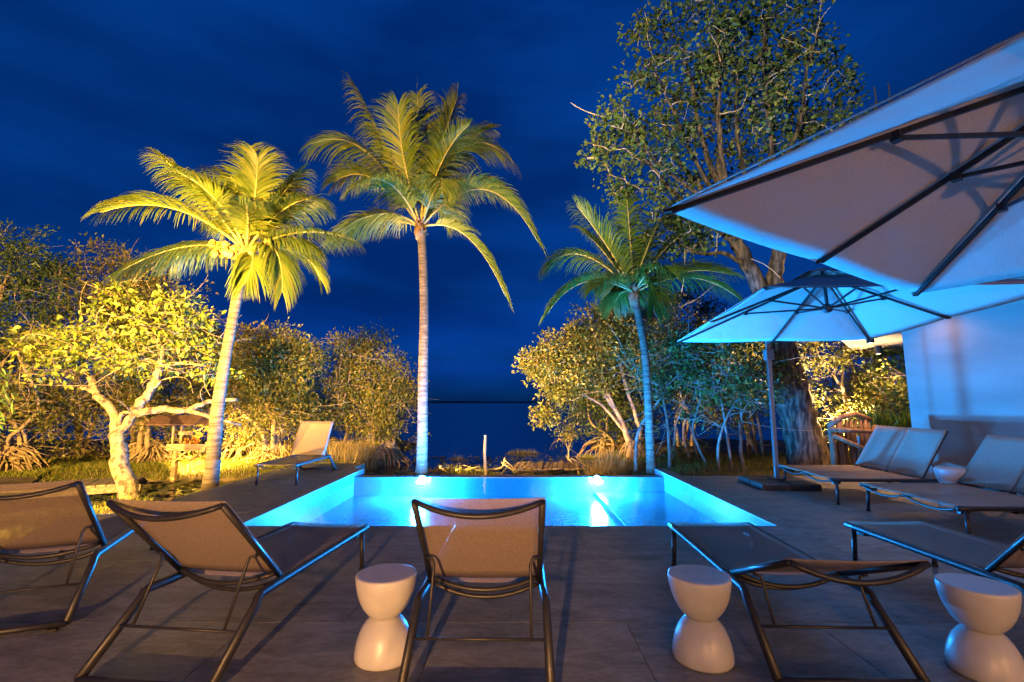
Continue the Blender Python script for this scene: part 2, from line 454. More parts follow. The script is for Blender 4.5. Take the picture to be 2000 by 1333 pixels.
M['warm_lens'] = emit_mat('warm_lamp_lens', (1.0,0.72,0.38), 8.0)
M['chrome'] = noise_mat('steel_ring', (0.5,0.5,0.5), (0.6,0.6,0.6), 20, rough=0.3, metallic=1.0)

# ------------------------------------------------------------------ the setting: lagoon, bed, banks, far shore
WATER_Z = -0.50
rngG = np.random.default_rng(4)
def bump2(x, y, cx, cy_, rx, ry, h):
    return h*np.exp(-(((x-cx)/rx)**2 + ((y-cy_)/ry)**2))
def sstep(a, b, x):
    t = np.clip((x-a)/(b-a), 0, 1); return t*t*(3-2*t)
def wob(x, y):
    return 0.5*np.sin(x*1.3+0.7*y)+0.35*np.sin(2.1*y-0.9*x+1.0)+0.25*np.sin(3.7*x+2.9*y)+0.15*np.sin(6.1*x-5.3*y)
def ground_h(x, y):
    w = wob(x, y)
    h = np.full_like(x, -0.95)
    # left grassy bank behind the pond
    left = sstep(11.0, 12.3, y + 0.25*w + 0.12*np.clip(-x-8,0,9)) * (1-sstep(-4.9, -3.0, x+0.3*w)) * (1-sstep(21, 24, y))
    h = np.maximum(h, -0.95 + left*(0.72 + 0.03*w))
    far_left = (1-sstep(-10.6, -9.2, x+0.3*w)) * sstep(7.0, 9.0, y)* (1-sstep(21, 24, y))
    h = np.maximum(h, -0.95 + far_left*(0.70+0.04*w))
    # little spit under the pale tree and the left palm
    h = np.maximum(h, -0.95 + bump2(x, y, -6.5, 8.35, 0.9, 0.7, 0.72))
    h = np.maximum(h, -0.95 + bump2(x, y, -5.3, 8.5, 0.6, 1.0, 0.72))
    h = np.maximum(h, -0.95 + bump2(x, y, -6.0, 6.0, 1.2, 1.3, 0.75))
    # right bank under the mangroves and the big tree
    right = sstep(2.5, 4.0, x+0.25*w) * sstep(9.5, 10.2, y) * (1-sstep(21, 24, y))
    h = np.maximum(h, -0.95 + right*(0.74+0.05*w))
    h = np.maximum(h, -0.95 + bump2(x, y, 3.0, 11.0, 0.8, 1.0, 0.70))
    # shore strip just beyond the pool and marsh islets
    h = np.maximum(h, -0.95 + bump2(x, y, -1.9, 10.5, 0.8, 0.6, 0.62))
    h = np.maximum(h, -0.95 + bump2(x, y, -1.0, 12.5, 1.3, 0.9, 0.56+0.04*w))
    h = np.maximum(h, -0.95 + bump2(x, y, -1.9, 13.6, 1.6, 0.4, 0.50+0.05*w))
    h = np.maximum(h, -0.95 + bump2(x, y, 0.9, 14.7, 1.9, 0.5, 0.47+0.05*w))
    h = np.maximum(h, -0.95 + bump2(x, y, 2.6, 12.6, 0.75, 0.8, 0.58))
    h = np.maximum(h, -0.95 + bump2(x, y, 2.6, 16.5, 1.6, 0.8, 0.50))
    h = np.maximum(h, -0.95 + bump2(x, y, -1.6, 16.2, 1.5, 0.5, 0.50+0.05*w))
    h = np.maximum(h, -0.95 + bump2(x, y, 0.4, 18.0, 2.2, 0.5, 0.49+0.05*w))
    return h
# bed as one sheet: fine near by, reaching past the horizon at its rim
gx = np.concatenate([[-3500,-900,-250,-90,-45], np.arange(-26, 22.01, 0.20), [45,90,250,900,3500]])
gy = np.concatenate([[-3500,-300,-40,-8,2], np.arange(4.4, 26.01, 0.20), [40,90,250,900,3500]])
GX, GY = np.meshgrid(gx, gy)
GZ = ground_h(GX, GY)
nx_, ny_ = len(gx), len(gy)
ii, jj = np.meshgrid(np.arange(nx_-1), np.arange(ny_-1))
a_ = (jj*nx_+ii).ravel()
gf = np.stack([a_, a_+1, a_+nx_+1, a_+nx_], 1)
o = fast_mesh('ground', np.stack([GX.ravel(), GY.ravel(), GZ.ravel()], 1), gf, M['soil'], smooth=True)
tag(o, 'muddy lagoon bed and low banks', kind='structure')
mb = MB(); mb.add([(-3500,-300,WATER_Z),(3500,-300,WATER_Z),(3500,3500,WATER_Z),(-3500,3500,WATER_Z)], [(0,1,2,3)])
o = mb.build('lagoon_water', M['lagoon']); tag(o, 'dark blue lagoon reaching to the horizon', kind='structure')
mb = MB(); rs = np.random.default_rng(9)
xs = np.linspace(-900, 1100, 160); top = 0.4+1.0*np.abs(np.sin(xs*0.013))+rs.uniform(0,0.8,160)
for i in range(159):
    mb.add([(xs[i],900,-1),(xs[i+1],900,-1),(xs[i+1],900,top[i+1]),(xs[i],900,top[i]),(xs[i],960,-1),(xs[i+1],960,-1),(xs[i+1],960,top[i+1]+1),(xs[i],960,top[i]+1)],
           [(0,1,2,3),(3,2,6,7),(7,6,5,4)])
o = mb.build('far_shore', M['shore']); tag(o, 'dark low tree line on the far shore', kind='structure')

# ------------------------------------------------------------------ deck
PX0, PX1, PY0, PY1 = -3.13, 3.02, 5.65, 9.72     # pool opening
DX0, DX1 = -4.92, 6.80
DY1L, DY1R = 11.2, 9.35
deck = MB()
def slab(x0, x1, y0, y1): deck.box(x0, x1, y0, y1, -0.60, -0.012)
slab(DX0, 10.0, -5.0, PY0); slab(DX0, PX0-0.24, PY0+0.002, DY1L); slab(PX1+0.24, 10.0, PY0+0.002, DY1R)
deck_o = deck.build('deck', M['grout']); tag(deck_o, 'stone tiled pool terrace', kind='structure')
tile_cache = {}
def tile(x0, x1, y0, y1, z=0.0, name='deck_tile'):
    g = 0.0022
    w, h = round(x1-x0-2*g, 3), round(y1-y0-2*g, 3)
    if w < 0.03 or h < 0.03: return
    key = (w, h)
    if key not in tile_cache:
        b = MB(); b.box(-w/2, w/2, -h/2, h/2, -0.0118, 0, 0.0015)
        t = b.build(name, M['deck'], deck_o); tile_cache[key] = t.data
    else:
        t = bpy.data.objects.new(name, tile_cache[key]); C.objects.link(t); t.parent = deck_o
    t.location = ((x0+x1)/2, (y0+y1)/2, z)
def tiles(x0, x1, y0, y1, tw, th, ox=0.0, stagger=True):
    y = y1; row = 0
    while y > y0 + 0.02:
        ya = max(y-th, y0)
        x = x0 - (ox if not (stagger and row % 2) else ox + tw/2)
        while x < x1 - 0.02:
            tile(max(x, x0), min(x+tw, x1), ya, y)
            x += tw
        y -= th; row += 1
tiles(DX0, DX1, -1.2, PY0, 1.2, 1.2, 0.35)
tiles(DX0, PX0-0.24, PY0, DY1L, 1.2, 1.2, 0.35, False)
tiles(PX1+0.24, DX1, PY0, DY1R, 1.2, 1.2, 0.2)

# ------------------------------------------------------------------ pool
FLOOR_Z = -0.44
pool = thing('swimming_pool', 'glowing turquoise overflow pool set into the stone terrace', 'pool', (0, PY0, 0))
def pl(b, name, m, smooth=False):
    o = b.build(name, m, pool, smooth)
    o.location = (0, -PY0, 0)
    return o
b = MB(); b.box(PX0-0.002, PX1+0.002, PY0-0.002, PY1+0.002, -0.60, FLOOR_Z); pl(b, 'basin_floor', M['mosaic'])
b = MB(); b.box(1.62, PX1, PY0, PY1, FLOOR_Z+0.001, FLOOR_Z+0.09, 0.01); pl(b, 'floor_shelf', M['mosaic'])
b = MB(); b.box(2.30, PX1-0.001, PY0+0.001, PY0+0.9, FLOOR_Z+0.091, FLOOR_Z+0.20, 0.01); pl(b, 'step', M['mosaic'])
b = MB(); b.box(PX0-0.16, PX0, PY0+0.004, 10.35, -0.60, -0.014); pl(b, 'side_wall', M['mosaic'])
b = MB(); b.box(PX1, PX1+0.16, PY0+0.004, 10.35, -0.60, -0.014); pl(b, 'side_wall', M['mosaic'])
b = MB(); b.box(PX0, PX1, PY0-0.0, PY0+0.02, FLOOR_Z+0.2, -0.016); pl(b, 'near_wall', M['mosaic'])
b = MB(); b.box(PX0, PX1, PY1, PY1+0.02, FLOOR_Z, -0.085); pl(b, 'overflow_wall', M['mosaic'])
b = MB(); b.box(PX0, PX1, PY1+0.021, PY1+0.30, -0.60, -0.088); pl(b, 'overflow_edge', M['dark_edge'])
for s, x0, x1 in ((0, PX0-0.239, PX0+0.0), (1, PX1-0.0, PX1+0.239)):
    y = 10.36
    while y > PY0+0.01:
        b = MB(); ya = max(y-0.9, PY0+0.002); b.box(x0, x1, ya+0.002, y-0.002, -0.0125, 0.0005, 0.003)
        o = pl(b, 'coping_stone', M['deck']); y -= 0.9
b = MB(); b.box(PX0-0.239, PX0-0.162, DY1L+0.0, 10.36, -0.6, -0.02)
nxw, nyw = 60, 40
b = MB(); b.add([(PX0+0.001, PY0+0.021, -0.092),(PX1-0.001, PY0+0.021, -0.092),(PX1-0.001, PY1-0.001, -0.092),(PX0+0.001, PY1-0.001, -0.092)], [(0,1,2,3)])
pl(b, 'water_surface', M['pool_water'])
def pool_lamp(x, label, y=PY1-0.001, sgn=1, watts=None):
    t = thing('pool_lamp', label, 'lamp', (x, y, -0.14), 0, 'underwater pool lamps')
    b = MB(); b.lathe([(0.105,0.0),(0.105,0.012),(0.085,0.022),(0.08,0.022)], 28)
    o = b.build('ring', M['chrome'], t, True); o.rotation_euler = (R(90)*sgn,0,0)
    b = MB(); b.lathe([(0.078,0.001),(0.078,0.026),(0.05,0.034),(0.01,0.037)], 24)
    o = b.build('lens', M['pool_lens'], t, True); o.rotation_euler = (R(90)*sgn,0,0)
    ld = bpy.data.lights.new('pool_lamp_light', 'POINT'); ld.energy = watts or POOL_W; ld.color = POOL_RGB; ld.shadow_soft_size = 0.13
    lo = bpy.data.objects.new('pool_lamp_light', ld); C.objects.link(lo); lo.parent = t; lo.location = (0,-0.26*sgn,0.0)
    if sgn < 0: lo.location = (0,0.32,0.0)
pool_lamp(-1.78, 'glowing underwater lamp on far pool wall in front of the middle palm')
pool_lamp(1.68, 'glowing underwater lamp on far pool wall above the floor shelf edge')

pool_lamp(-1.78, 'underwater lamp on the near pool wall, left one', PY0+0.021, -1, 160)
pool_lamp(1.30, 'underwater lamp on the near pool wall, right one', PY0+0.021, -1, 160)

# ------------------------------------------------------------------ house
house = thing('house', 'pale plastered house wall behind the reclined double loungers', 'house', (8.4, 2.0, 0))
def hp(b, name, m):
    o = b.build(name, m, house); o.location = (-8.4, -2.0, 0); return o
b = MB(); b.box(6.80, 12.0, -5.0, 8.22, -0.6, 3.05); hp(b, 'wall', M['wall'])
b = MB(); b.box(6.10, 12.1, -5.1, 8.30, 3.051, 3.30); hp(b, 'roof', M['wall'])
# rear terrace of the same house, behind the camera
b = MB(); b.box(-6.0, 6.79, -5.0, -4.7, -0.3, 3.05); hp(b, 'rear_wall', M['wall'])
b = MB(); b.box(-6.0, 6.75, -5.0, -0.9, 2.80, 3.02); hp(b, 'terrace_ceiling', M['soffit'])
# far wing: roof slab turned to the terrace, with surface lamps
def rot_slab(b, a, u, v, z0, z1):
    a = np.array(a); u = np.array(u); v = np.array(v)
    q = [a, a+v, a+v+u, a+u]
    b.add([(*p, z0) for p in q]+[(*p, z1) for p in q], [(3,2,1,0),(4,5,6,7),(0,1,5,4),(1,2,6,5),(2,3,7,6),(3,0,4,7)])
ud = np.array((0.643,0.766)); vd = np.array((0.766,-0.643))
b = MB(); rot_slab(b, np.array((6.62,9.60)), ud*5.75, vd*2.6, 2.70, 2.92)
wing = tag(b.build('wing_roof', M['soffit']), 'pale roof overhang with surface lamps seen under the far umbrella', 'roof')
b = MB(); rot_slab(b, np.array((6.62,9.60))+vd*1.9+ud*0.4, ud*4.4, vd*0.2, -0.5, 2.699); o = b.build('wing_wall', M['wall'], wing)
b = MB(); rot_slab(b, np.array((5.31,8.27)), np.array((0.9,0.2))*2.2, np.array((0.25,-0.5))*0.9, 5.88, 6.06)
o = b.build('upper_roof', M['wall']); tag(o, 'pale corner of an upper roof slab above the near umbrella', 'roof')
b = MB(); b.box(6.9, 11.5, 6.6, 8.1, 3.305, 6.015); b.build('upper_wall', M['wall'], o)
for k, (x, y, zt) in enumerate(((6.55,7.95,7.05),(6.85,8.0,7.15),(7.05,8.0,7.0))):
    b = MB(); b.tube([(x,y,6.18),(x,y,zt)], [0.014,0.012], 6); b.box(x-0.022,x+0.022,y-0.022,y+0.022,zt-0.35,zt-0.30)
    tag(b.build('roof_rod', M['lamp_black']), ['thin dark rod on upper roof nearest the tall tree','middle thin dark rod on the upper roof','thin dark rod on upper roof farthest right'][k], 'rod', 'rods on the upper roof')
def down_lamp(p, label, watts, group, r=0.055, h=0.20, spot=True, blend=0.6, size=120):
    t = thing('ceiling_lamp', label, 'lamp', p, 0, group)
    b = MB(); b.lathe([(r,0),(r,-h),(r*0.86,-h),(r*0.86,-h+0.03)], 20); b.build('housing', M['lamp_black'], t)
    b = MB(); b.lathe([(r*0.8,-h+0.012),(r*0.8,-h+0.004)], 16); b.build('lens', M['warm_lens'], t)
    ld = bpy.data.lights.new('ceiling_lamp_light', 'SPOT'); ld.energy = watts; ld.color = WARM_RGB
    ld.spot_size = R(size); ld.spot_blend = blend; ld.shadow_soft_size = 0.04
    lo = bpy.data.objects.new('ceiling_lamp_light', ld); C.objects.link(lo); lo.parent = t; lo.location = (0,0,-h-0.02)
    return t, lo
down_lamp((6.98,9.20,2.70), 'nearest lit cylinder lamp under the wing roof', 120, 'cylinder lamps under the wing roof', 0.065, 0.17)
down_lamp((8.55,11.06,2.70), 'middle cylinder lamp under the wing roof', 160, 'cylinder lamps under the wing roof', 0.065, 0.19)
down_lamp((9.68,12.44,2.70), 'farthest cylinder lamp under the wing roof', 160, 'cylinder lamps under the wing roof', 0.065, 0.19)
down_lamp((6.32,5.3,3.05), 'wall lamp under the house eave, above the near double lounger', 11, 'cylinder lamps under the house eave', 0.05, 0.12, size=150)
down_lamp((6.32,7.4,3.05), 'wall lamp under the house eave, above the far double lounger', 11, 'cylinder lamps under the house eave', 0.05, 0.12, size=150)
# lit terrace lamps of the house behind the camera
def wall_sconce(p, label, watts):
    t = thing('wall_lamp', label, 'lamp', p, 0, 'wall lamps on the rear terrace wall')
    b = MB(); b.box(-0.06,0.06,-0.09,-0.06,-0.12,0.12); b.build('back_plate', M['lamp_black'], t)
    b = MB(); b.beam((0,-0.06,0),(0,0.0,0),0.03,0.03); b.build('bracket', M['lamp_black'], t)
    b = MB(); b.sphere((0,0.06,0.0), 0.075, 16, 12); b.build('globe', M['warm_lens'], t, True)
    ld = bpy.data.lights.new('wall_lamp_light', 'POINT'); ld.energy = watts; ld.color = WARM_RGB; ld.shadow_soft_size = 0.06
    lo = bpy.data.objects.new('wall_lamp_light', ld); C.objects.link(lo); lo.parent = t; lo.location = (0,0.22,0)
wall_sconce((4.6,-4.61,1.60), 'lit globe lamp on the rear terrace wall', 220)
def wall_spot(p, aim, label, watts, size):
    t = thing('wall_spot', label, 'lamp', p, 0, 'spot lamps on the rear terrace wall')
    d = norm(np.array(aim)-np.array(p))
    b = MB(); b.beam((0,-0.19,0),(0,-0.05,0),0.03,0.03); b.build('stem', M['lamp_black'], t)
    b = MB(); b.tube([-d*0.10, d*0.05], 0.05, 16); b.build('housing', M['lamp_black'], t, True)
    b = MB(); b.tube([d*0.051, d*0.056], 0.042, 16); b.build('lens', M['warm_lens'], t)
    ld = bpy.data.lights.new('wall_spot_light', 'SPOT'); ld.energy = watts; ld.color = WARM_RGB; ld.spot_size = R(size); ld.spot_blend = 0.45; ld.shadow_soft_size = 0.05
    lo = bpy.data.objects.new('wall_spot_light', ld); C.objects.link(lo); lo.parent = t; lo.location = tuple(d*0.08)
    lo.rotation_mode = 'QUATERNION'; lo.rotation_quaternion = Vector(tuple(d)).to_track_quat('-Z','Y')
wall_spot((-1.2,-4.5,1.20), (-1.5,3.0,0.55), 'lit spot lamp on the rear terrace wall, aimed at the left loungers', 1350, 40)
wall_spot((0.4,-4.5,1.20), (2.2,3.0,0.40), 'lit spot lamp on the rear terrace wall, aimed at the right loungers', 260, 30)

# ------------------------------------------------------------------ ground floodlights of the garden, and roof ones added to brighten the trees
def flood(p, aim, watts, label, size=110, col=None):
    t = thing('ground_floodlight', label, 'lamp', p, 0, 'garden floodlights')
    d = norm(np.array(aim)-np.array(p))
    b = MB(); b.beam((0,0,-0.35 if p[2] < 0 else 0.0), (0,0,0.16), 0.03, 0.03); b.build('stake', M['lamp_black'], t)
    c = np.array((0,0,0.22))
    b = MB(); b.beam(c-d*0.05, c+d*0.03, 0.20, 0.15); b.build('housing', M['lamp_black'], t)
    b = MB(); b.beam(c+d*0.0305, c+d*0.036, 0.17, 0.12); b.build('lens', M['warm_lens'], t)
    ld = bpy.data.lights.new('flood_light', 'SPOT'); ld.energy = watts; ld.color = col or FLOOD_RGB
    ld.spot_size = R(size); ld.spot_blend = 0.5; ld.shadow_soft_size = 0.06
    lo = bpy.data.objects.new('flood_light', ld); C.objects.link(lo); lo.parent = t
    lo.location = tuple(c+d*0.06)
    lo.rotation_mode = 'QUATERNION'; lo.rotation_quaternion = Vector(tuple(d)).to_track_quat('-Z','Y')
flood((-7.4,4.2,-0.66), (-7.8,12,2.4), 3300, 'garden floodlight beside the terrace edge behind the leftmost lounger', 118)
flood((-8.0,11.93,0.29), (-7.75,12.75,-0.25), 1500, 'small floodlight on the feeder post shining on the grass', 140)
flood((-3.6,11.42,-0.33), (0.8,15,1.8), 8500, 'small garden floodlight at the terrace end beyond the far lounger', 62)
flood((8.0,11.75,-0.25), (5.7,11.7,8.0), 3500, 'garden floodlight beside the planter aimed up at the tall tree', 95, (1.0,0.62,0.25))
flood((-4.3,12.3,-0.50), (-2.2,10.7,5.4), 2600, 'garden floodlight at the foot of the middle palm', 80)
flood((-4.3,-1.2,3.0), (-4.0,11,6.2), 9000, 'added unseen roof floodlight brightening the palms', 66)  # added lamp out of view, lights the upper fronds from the front
flood((-3.6,-1.2,3.0), (5.6,11.7,8.6), 5500, 'added unseen roof floodlight brightening the tall tree', 40, (1.0,0.74,0.40))  # put in behind the camera to light the tall crown
flood((-4.0,-1.2,3.0), (0.7,13.8,0.9), 9500, 'added unseen roof floodlight brightening the marsh beyond the pool', 23)  # extra unseen lamp, brightens the islets and the leaning mangrove
flood((-4.6,-1.2,3.0), (-5.4,15,3.0), 9000, 'added unseen roof floodlight brightening the mangroves behind the far lounger', 30)  # added to lift the shrubs left of the middle palm
flood((-5.0,-1.2,3.0), (-11.5,12.5,2.6), 14000, 'added unseen roof floodlight brightening the mangroves at left', 66)  # unseen lamp added to lift the dark left background

# ------------------------------------------------------------------ trees
def leaf_mesh(name, pos, d, nrm, L, W, m, parent, full=True, fold=0.25, curl=0.12):
    """every leaf its own small folded blade"""
    N = len(pos)
    d = norm(d); s = norm(np.cross(d, nrm)); nn = np.cross(s, d)
    L = L[:,None]; W = W[:,None]
    if full:
        b = pos; t = pos + d*L - nn*L*curl
        r1 = pos + d*L*0.32 + s*W*0.5 + nn*W*fold; r2 = pos + d*L*0.70 + s*W*0.42 + nn*W*fold*0.6 - nn*L*curl*0.4
        l1 = pos + d*L*0.32 - s*W*0.5 + nn*W*fold; l2 = pos + d*L*0.70 - s*W*0.42 + nn*W*fold*0.6 - nn*L*curl*0.4
        v = np.stack([b, r1, r2, t, l2, l1], 1).reshape(-1, 3)
        k = np.arange(N)[:,None]*6
        f = np.concatenate([k+np.array([[0,1,2,3]]), k+np.array([[0,3,4,5]])])
    else:
        b = pos; t = pos + d*L; r = pos + d*L*0.45 + s*W*0.5 + nn*W*fold; l_ = pos + d*L*0.45 - s*W*0.5 + nn*W*fold
        v = np.stack([b, r, t, l_], 1).reshape(-1, 3)
        k = np.arange(N)[:,None]*4
        f = np.concatenate([k+np.array([[0,1,2]]), k+np.array([[0,2,3]])])
    return fast_mesh(name, v, f, m, parent)

def curve_pts(pts, n):
    """smooth polyline through pts (Catmull-Rom)"""
    p = np.asarray(pts, float)
    p = np.concatenate([[2*p[0]-p[1]], p, [2*p[-1]-p[-2]]])
    segs = len(p)-3; out = []
    for i in range(segs):
        ts = np.linspace(0, 1, max(2, int(n/segs)+1))
        if i < segs-1: ts = ts[:-1]
        a, b_, c, d = p[i], p[i+1], p[i+2], p[i+3]
        for t in ts:
            out.append(0.5*((2*b_)+(-a+c)*t+(2*a-5*b_+4*c-d)*t*t+(-a+3*b_-3*c+d)*t**3))
    return np.array(out)

def make_tree(name, label, cat, base, limbs, blobs, nclus, per, leafL, leafM, barkM, seed, group=None, spread=0.22, full=True,
              twig_r=0.012, bare=0, roots=0, root_r=1.0, shell=0.45, outward=0.6, lump=0.06, sides=7, twigM=None, aspect=0.48, root_z=-0.7, rough_out=0.12):
    """limbs: [(points, r0, r1)] in world space; blobs: [(centre, radii, weight)] that the foliage fills"""
    rng = np.random.default_rng(seed)
    t = thing(name, label, cat, base, 0, group)
    B = np.array(base, float)
    tm = MB(); nodes = []; nrad = []
    for pts, r0, r1 in limbs:
        c = curve_pts(pts, 6*(len(pts)-1)) - B
        c[1:-1] += rng.normal(0, min(0.014, max(r0,r1)*0.16), c[1:-1].shape)
        rr = np.linspace(r0, r1, len(c))
        tm.tube(c, rr, sides, lump, rng)
        h = len(c)//3
        for i in range(h, len(c)): nodes.append(c[i]); nrad.append(rr[i])
    tm.build('trunk', barkM, t, True)
    # clusters in the blobs, mostly near their shells
    wts = np.array([b[2] for b in blobs], float); wts /= wts.sum()
    cl = []; cdir = []
    for bi in rng.choice(len(blobs), nclus, p=wts):
        c, r, _ = blobs[bi]
        u = norm(rng.normal(size=3)); q = rng.uniform(shell, 1.0)**0.6 * (1+rough_out*rng.normal())
        cl.append(np.array(c)-B + u*np.array(r)*q); cdir.append(u)
    cl = np.array(cl); cdir = np.array(cdir)
    nodes = np.array(nodes); nrad = np.array(nrad)
    dist = np.min(np.linalg.norm(cl[:,None]-nodes[None], axis=2), axis=1)
    order = np.argsort(dist)
    tw = MB(); NB = list(nodes); NR = list(nrad)
    for idx in order:
        p = cl[idx]; arr = np.array(NB)
        dd = np.linalg.norm(arr-p, axis=1) + 0.35*np.maximum(0, arr[:,2]-p[2])
        k = int(np.argmin(dd)); s = arr[k]; L = np.linalg.norm(p-s)
        if L < 0.05: continue
        r0 = min(NR[k]*0.75, twig_r*(0.8+0.9*L)); r0 = max(r0, twig_r*0.7)
        n = 5
        mid = (s+p)/2 + rng.normal(0, 0.13*L, 3) + np.array((0,0,0.06*L))
        c = np.array([(1-u)**2*s + 2*u*(1-u)*mid + u*u*p for u in np.linspace(0,1,n)])
        c[1:-1] += rng.normal(0, 0.025*L, (n-2,3))
        rr = np.linspace(r0, max(r0*0.5, twig_r*0.4), n)
        tw.tube(c, rr, 5)
        NB.append(c[2]); NR.append(rr[2]); NB.append(c[4]); NR.append(rr[4]); NB.append(c[3]); NR.append(rr[3])
    for _ in range(bare):                       # bare crossing twigs inside
        s = NB[rng.integers(len(NB))]; e = s + rng.normal(0, 0.5, 3)*np.array((1,1,0.7))
        mid = (s+e)/2 + rng.normal(0, 0.15, 3)
        c = np.array([(1-u)**2*s + 2*u*(1-u)*mid + u*u*e for u in np.linspace(0,1,5)])
        tw.tube(c, np.linspace(twig_r*0.9, twig_r*0.35, 5), 5)
    tag(tw.build('branches', twigM or barkM, t, True), kind='stuff')
    if roots:
        rm = MB()
        for _ in range(roots):
            a = rng.uniform(0, 2*PI); rad = rng.uniform(0.1, 1.0)*root_r
            s = np.array((rng.normal(0,0.12), rng.normal(0,0.12), rng.uniform(0.15, 0.65)))
            e = np.array((math.cos(a)*rad, math.sin(a)*rad, root_z-B[2]))
            mid = np.array((e[0]*0.75, e[1]*0.75, s[2]*rng.uniform(0.9,1.15)))
            c = np.array([(1-u)**2*s + 2*u*(1-u)*mid + u*u*e for u in np.linspace(0,1,8)])
            c[1:-1] += rng.normal(0, 0.02, (6,3))
            rm.tube(c, np.linspace(0.024,0.012,8)*rng.uniform(0.7,1.4), 5)
        tag(rm.build('prop_roots', barkM, t, True), kind='stuff')
    # leaves
    N = nclus*per
    ci = np.repeat(np.arange(nclus), per)
    sp = spread*rng.uniform(0.6, 1.3, nclus)[ci][:,None]
    pos = cl[ci] + np.clip(rng.normal(size=(N,3)),-1.7,1.7)*sp*np.array((1,1,0.75))
    d = norm(rng.normal(size=(N,3)) + cdir[ci]*outward + norm(pos-cl[ci])*0.8)
    nr = norm(rng.normal(size=(N,3))*0.7 + np.array((0,0,1.0)))
    L = leafL*rng.uniform(0.6, 1.35, N)
    leaf_mesh('crown', pos, d, nr, L, L*aspect, leafM, t, full)
    return t

# pale forked tree by the pond (bright, floodlit)
make_tree('pond_tree', 'pale forked tree with bright yellow green crown by the pond', 'tree', (-6.52,8.48,-0.42),
    [([(-6.52,8.48,-0.55),(-6.68,8.5,0.0),(-6.92,8.55,0.55),(-7.0,8.6,0.93)], 0.17, 0.105),
     ([(-6.98,8.58,0.85),(-7.12,8.55,1.25),(-7.38,8.5,1.55),(-7.52,8.5,1.84)], 0.085, 0.055),
     ([(-7.40,8.5,1.58),(-7.62,8.45,1.66)], 0.04, 0.028),
     ([(-7.0,8.6,0.88),(-6.75,8.62,1.22),(-6.52,8.62,1.6),(-6.38,8.6,2.05),(-6.45,8.7,2.4),(-6.9,8.8,2.8)], 0.10, 0.03),
     ([(-6.55,8.62,1.55),(-6.3,8.55,1.78)], 0.045, 0.03),
     ([(-6.72,8.62,1.20),(-6.35,8.7,1.27),(-5.95,8.8,1.25),(-5.65,8.95,1.40),(-5.2,9.1,1.45)], 0.075, 0.03),
     ([(-5.95,8.8,1.25),(-5.5,8.9,1.10),(-5.1,9.1,0.97)], 0.04, 0.02),
     ([(-6.95,8.55,1.0),(-6.8,8.4,1.2),(-6.6,8.35,1.22)], 0.035, 0.02),
     ([(-6.38,8.6,2.05),(-6.0,8.7,2.1),(-5.6,8.7,2.05)], 0.035, 0.015),
     ([(-6.38,8.6,2.08),(-6.8,8.4,2.25),(-7.4,8.4,2.5),(-7.9,8.4,2.5)], 0.04, 0.015)],
    [((-7.0,8.6,2.80),(0.75,0.8,0.55),3.2),((-7.75,8.5,2.45),(0.6,0.6,0.35),1.9),((-6.3,8.7,2.65),(0.6,0.7,0.45),2.2),((-6.55,8.9,3.25),(0.55,0.5,0.25),1.2),((-5.85,8.8,2.35),(0.35,0.5,0.25),0.7),
     ((-5.95,8.9,3.05),(0.22,0.25,0.12),0.25),((-8.2,8.5,2.25),(0.25,0.3,0.16),0.5),((-7.3,8.7,3.35),(0.3,0.3,0.16),0.4),((-7.95,8.3,1.95),(0.35,0.35,0.22),0.7),((-6.9,8.3,2.12),(0.4,0.35,0.2),0.6),((-5.75,8.9,2.0),(0.3,0.35,0.2),0.4),((-7.2,9.3,2.2),(0.6,0.3,0.35),0.6)],
    200, 18, 0.10, M['leaf_bright'], M['pale_bark'], 11, spread=0.12, rough_out=0.34, twig_r=0.011, bare=90, sides=10)

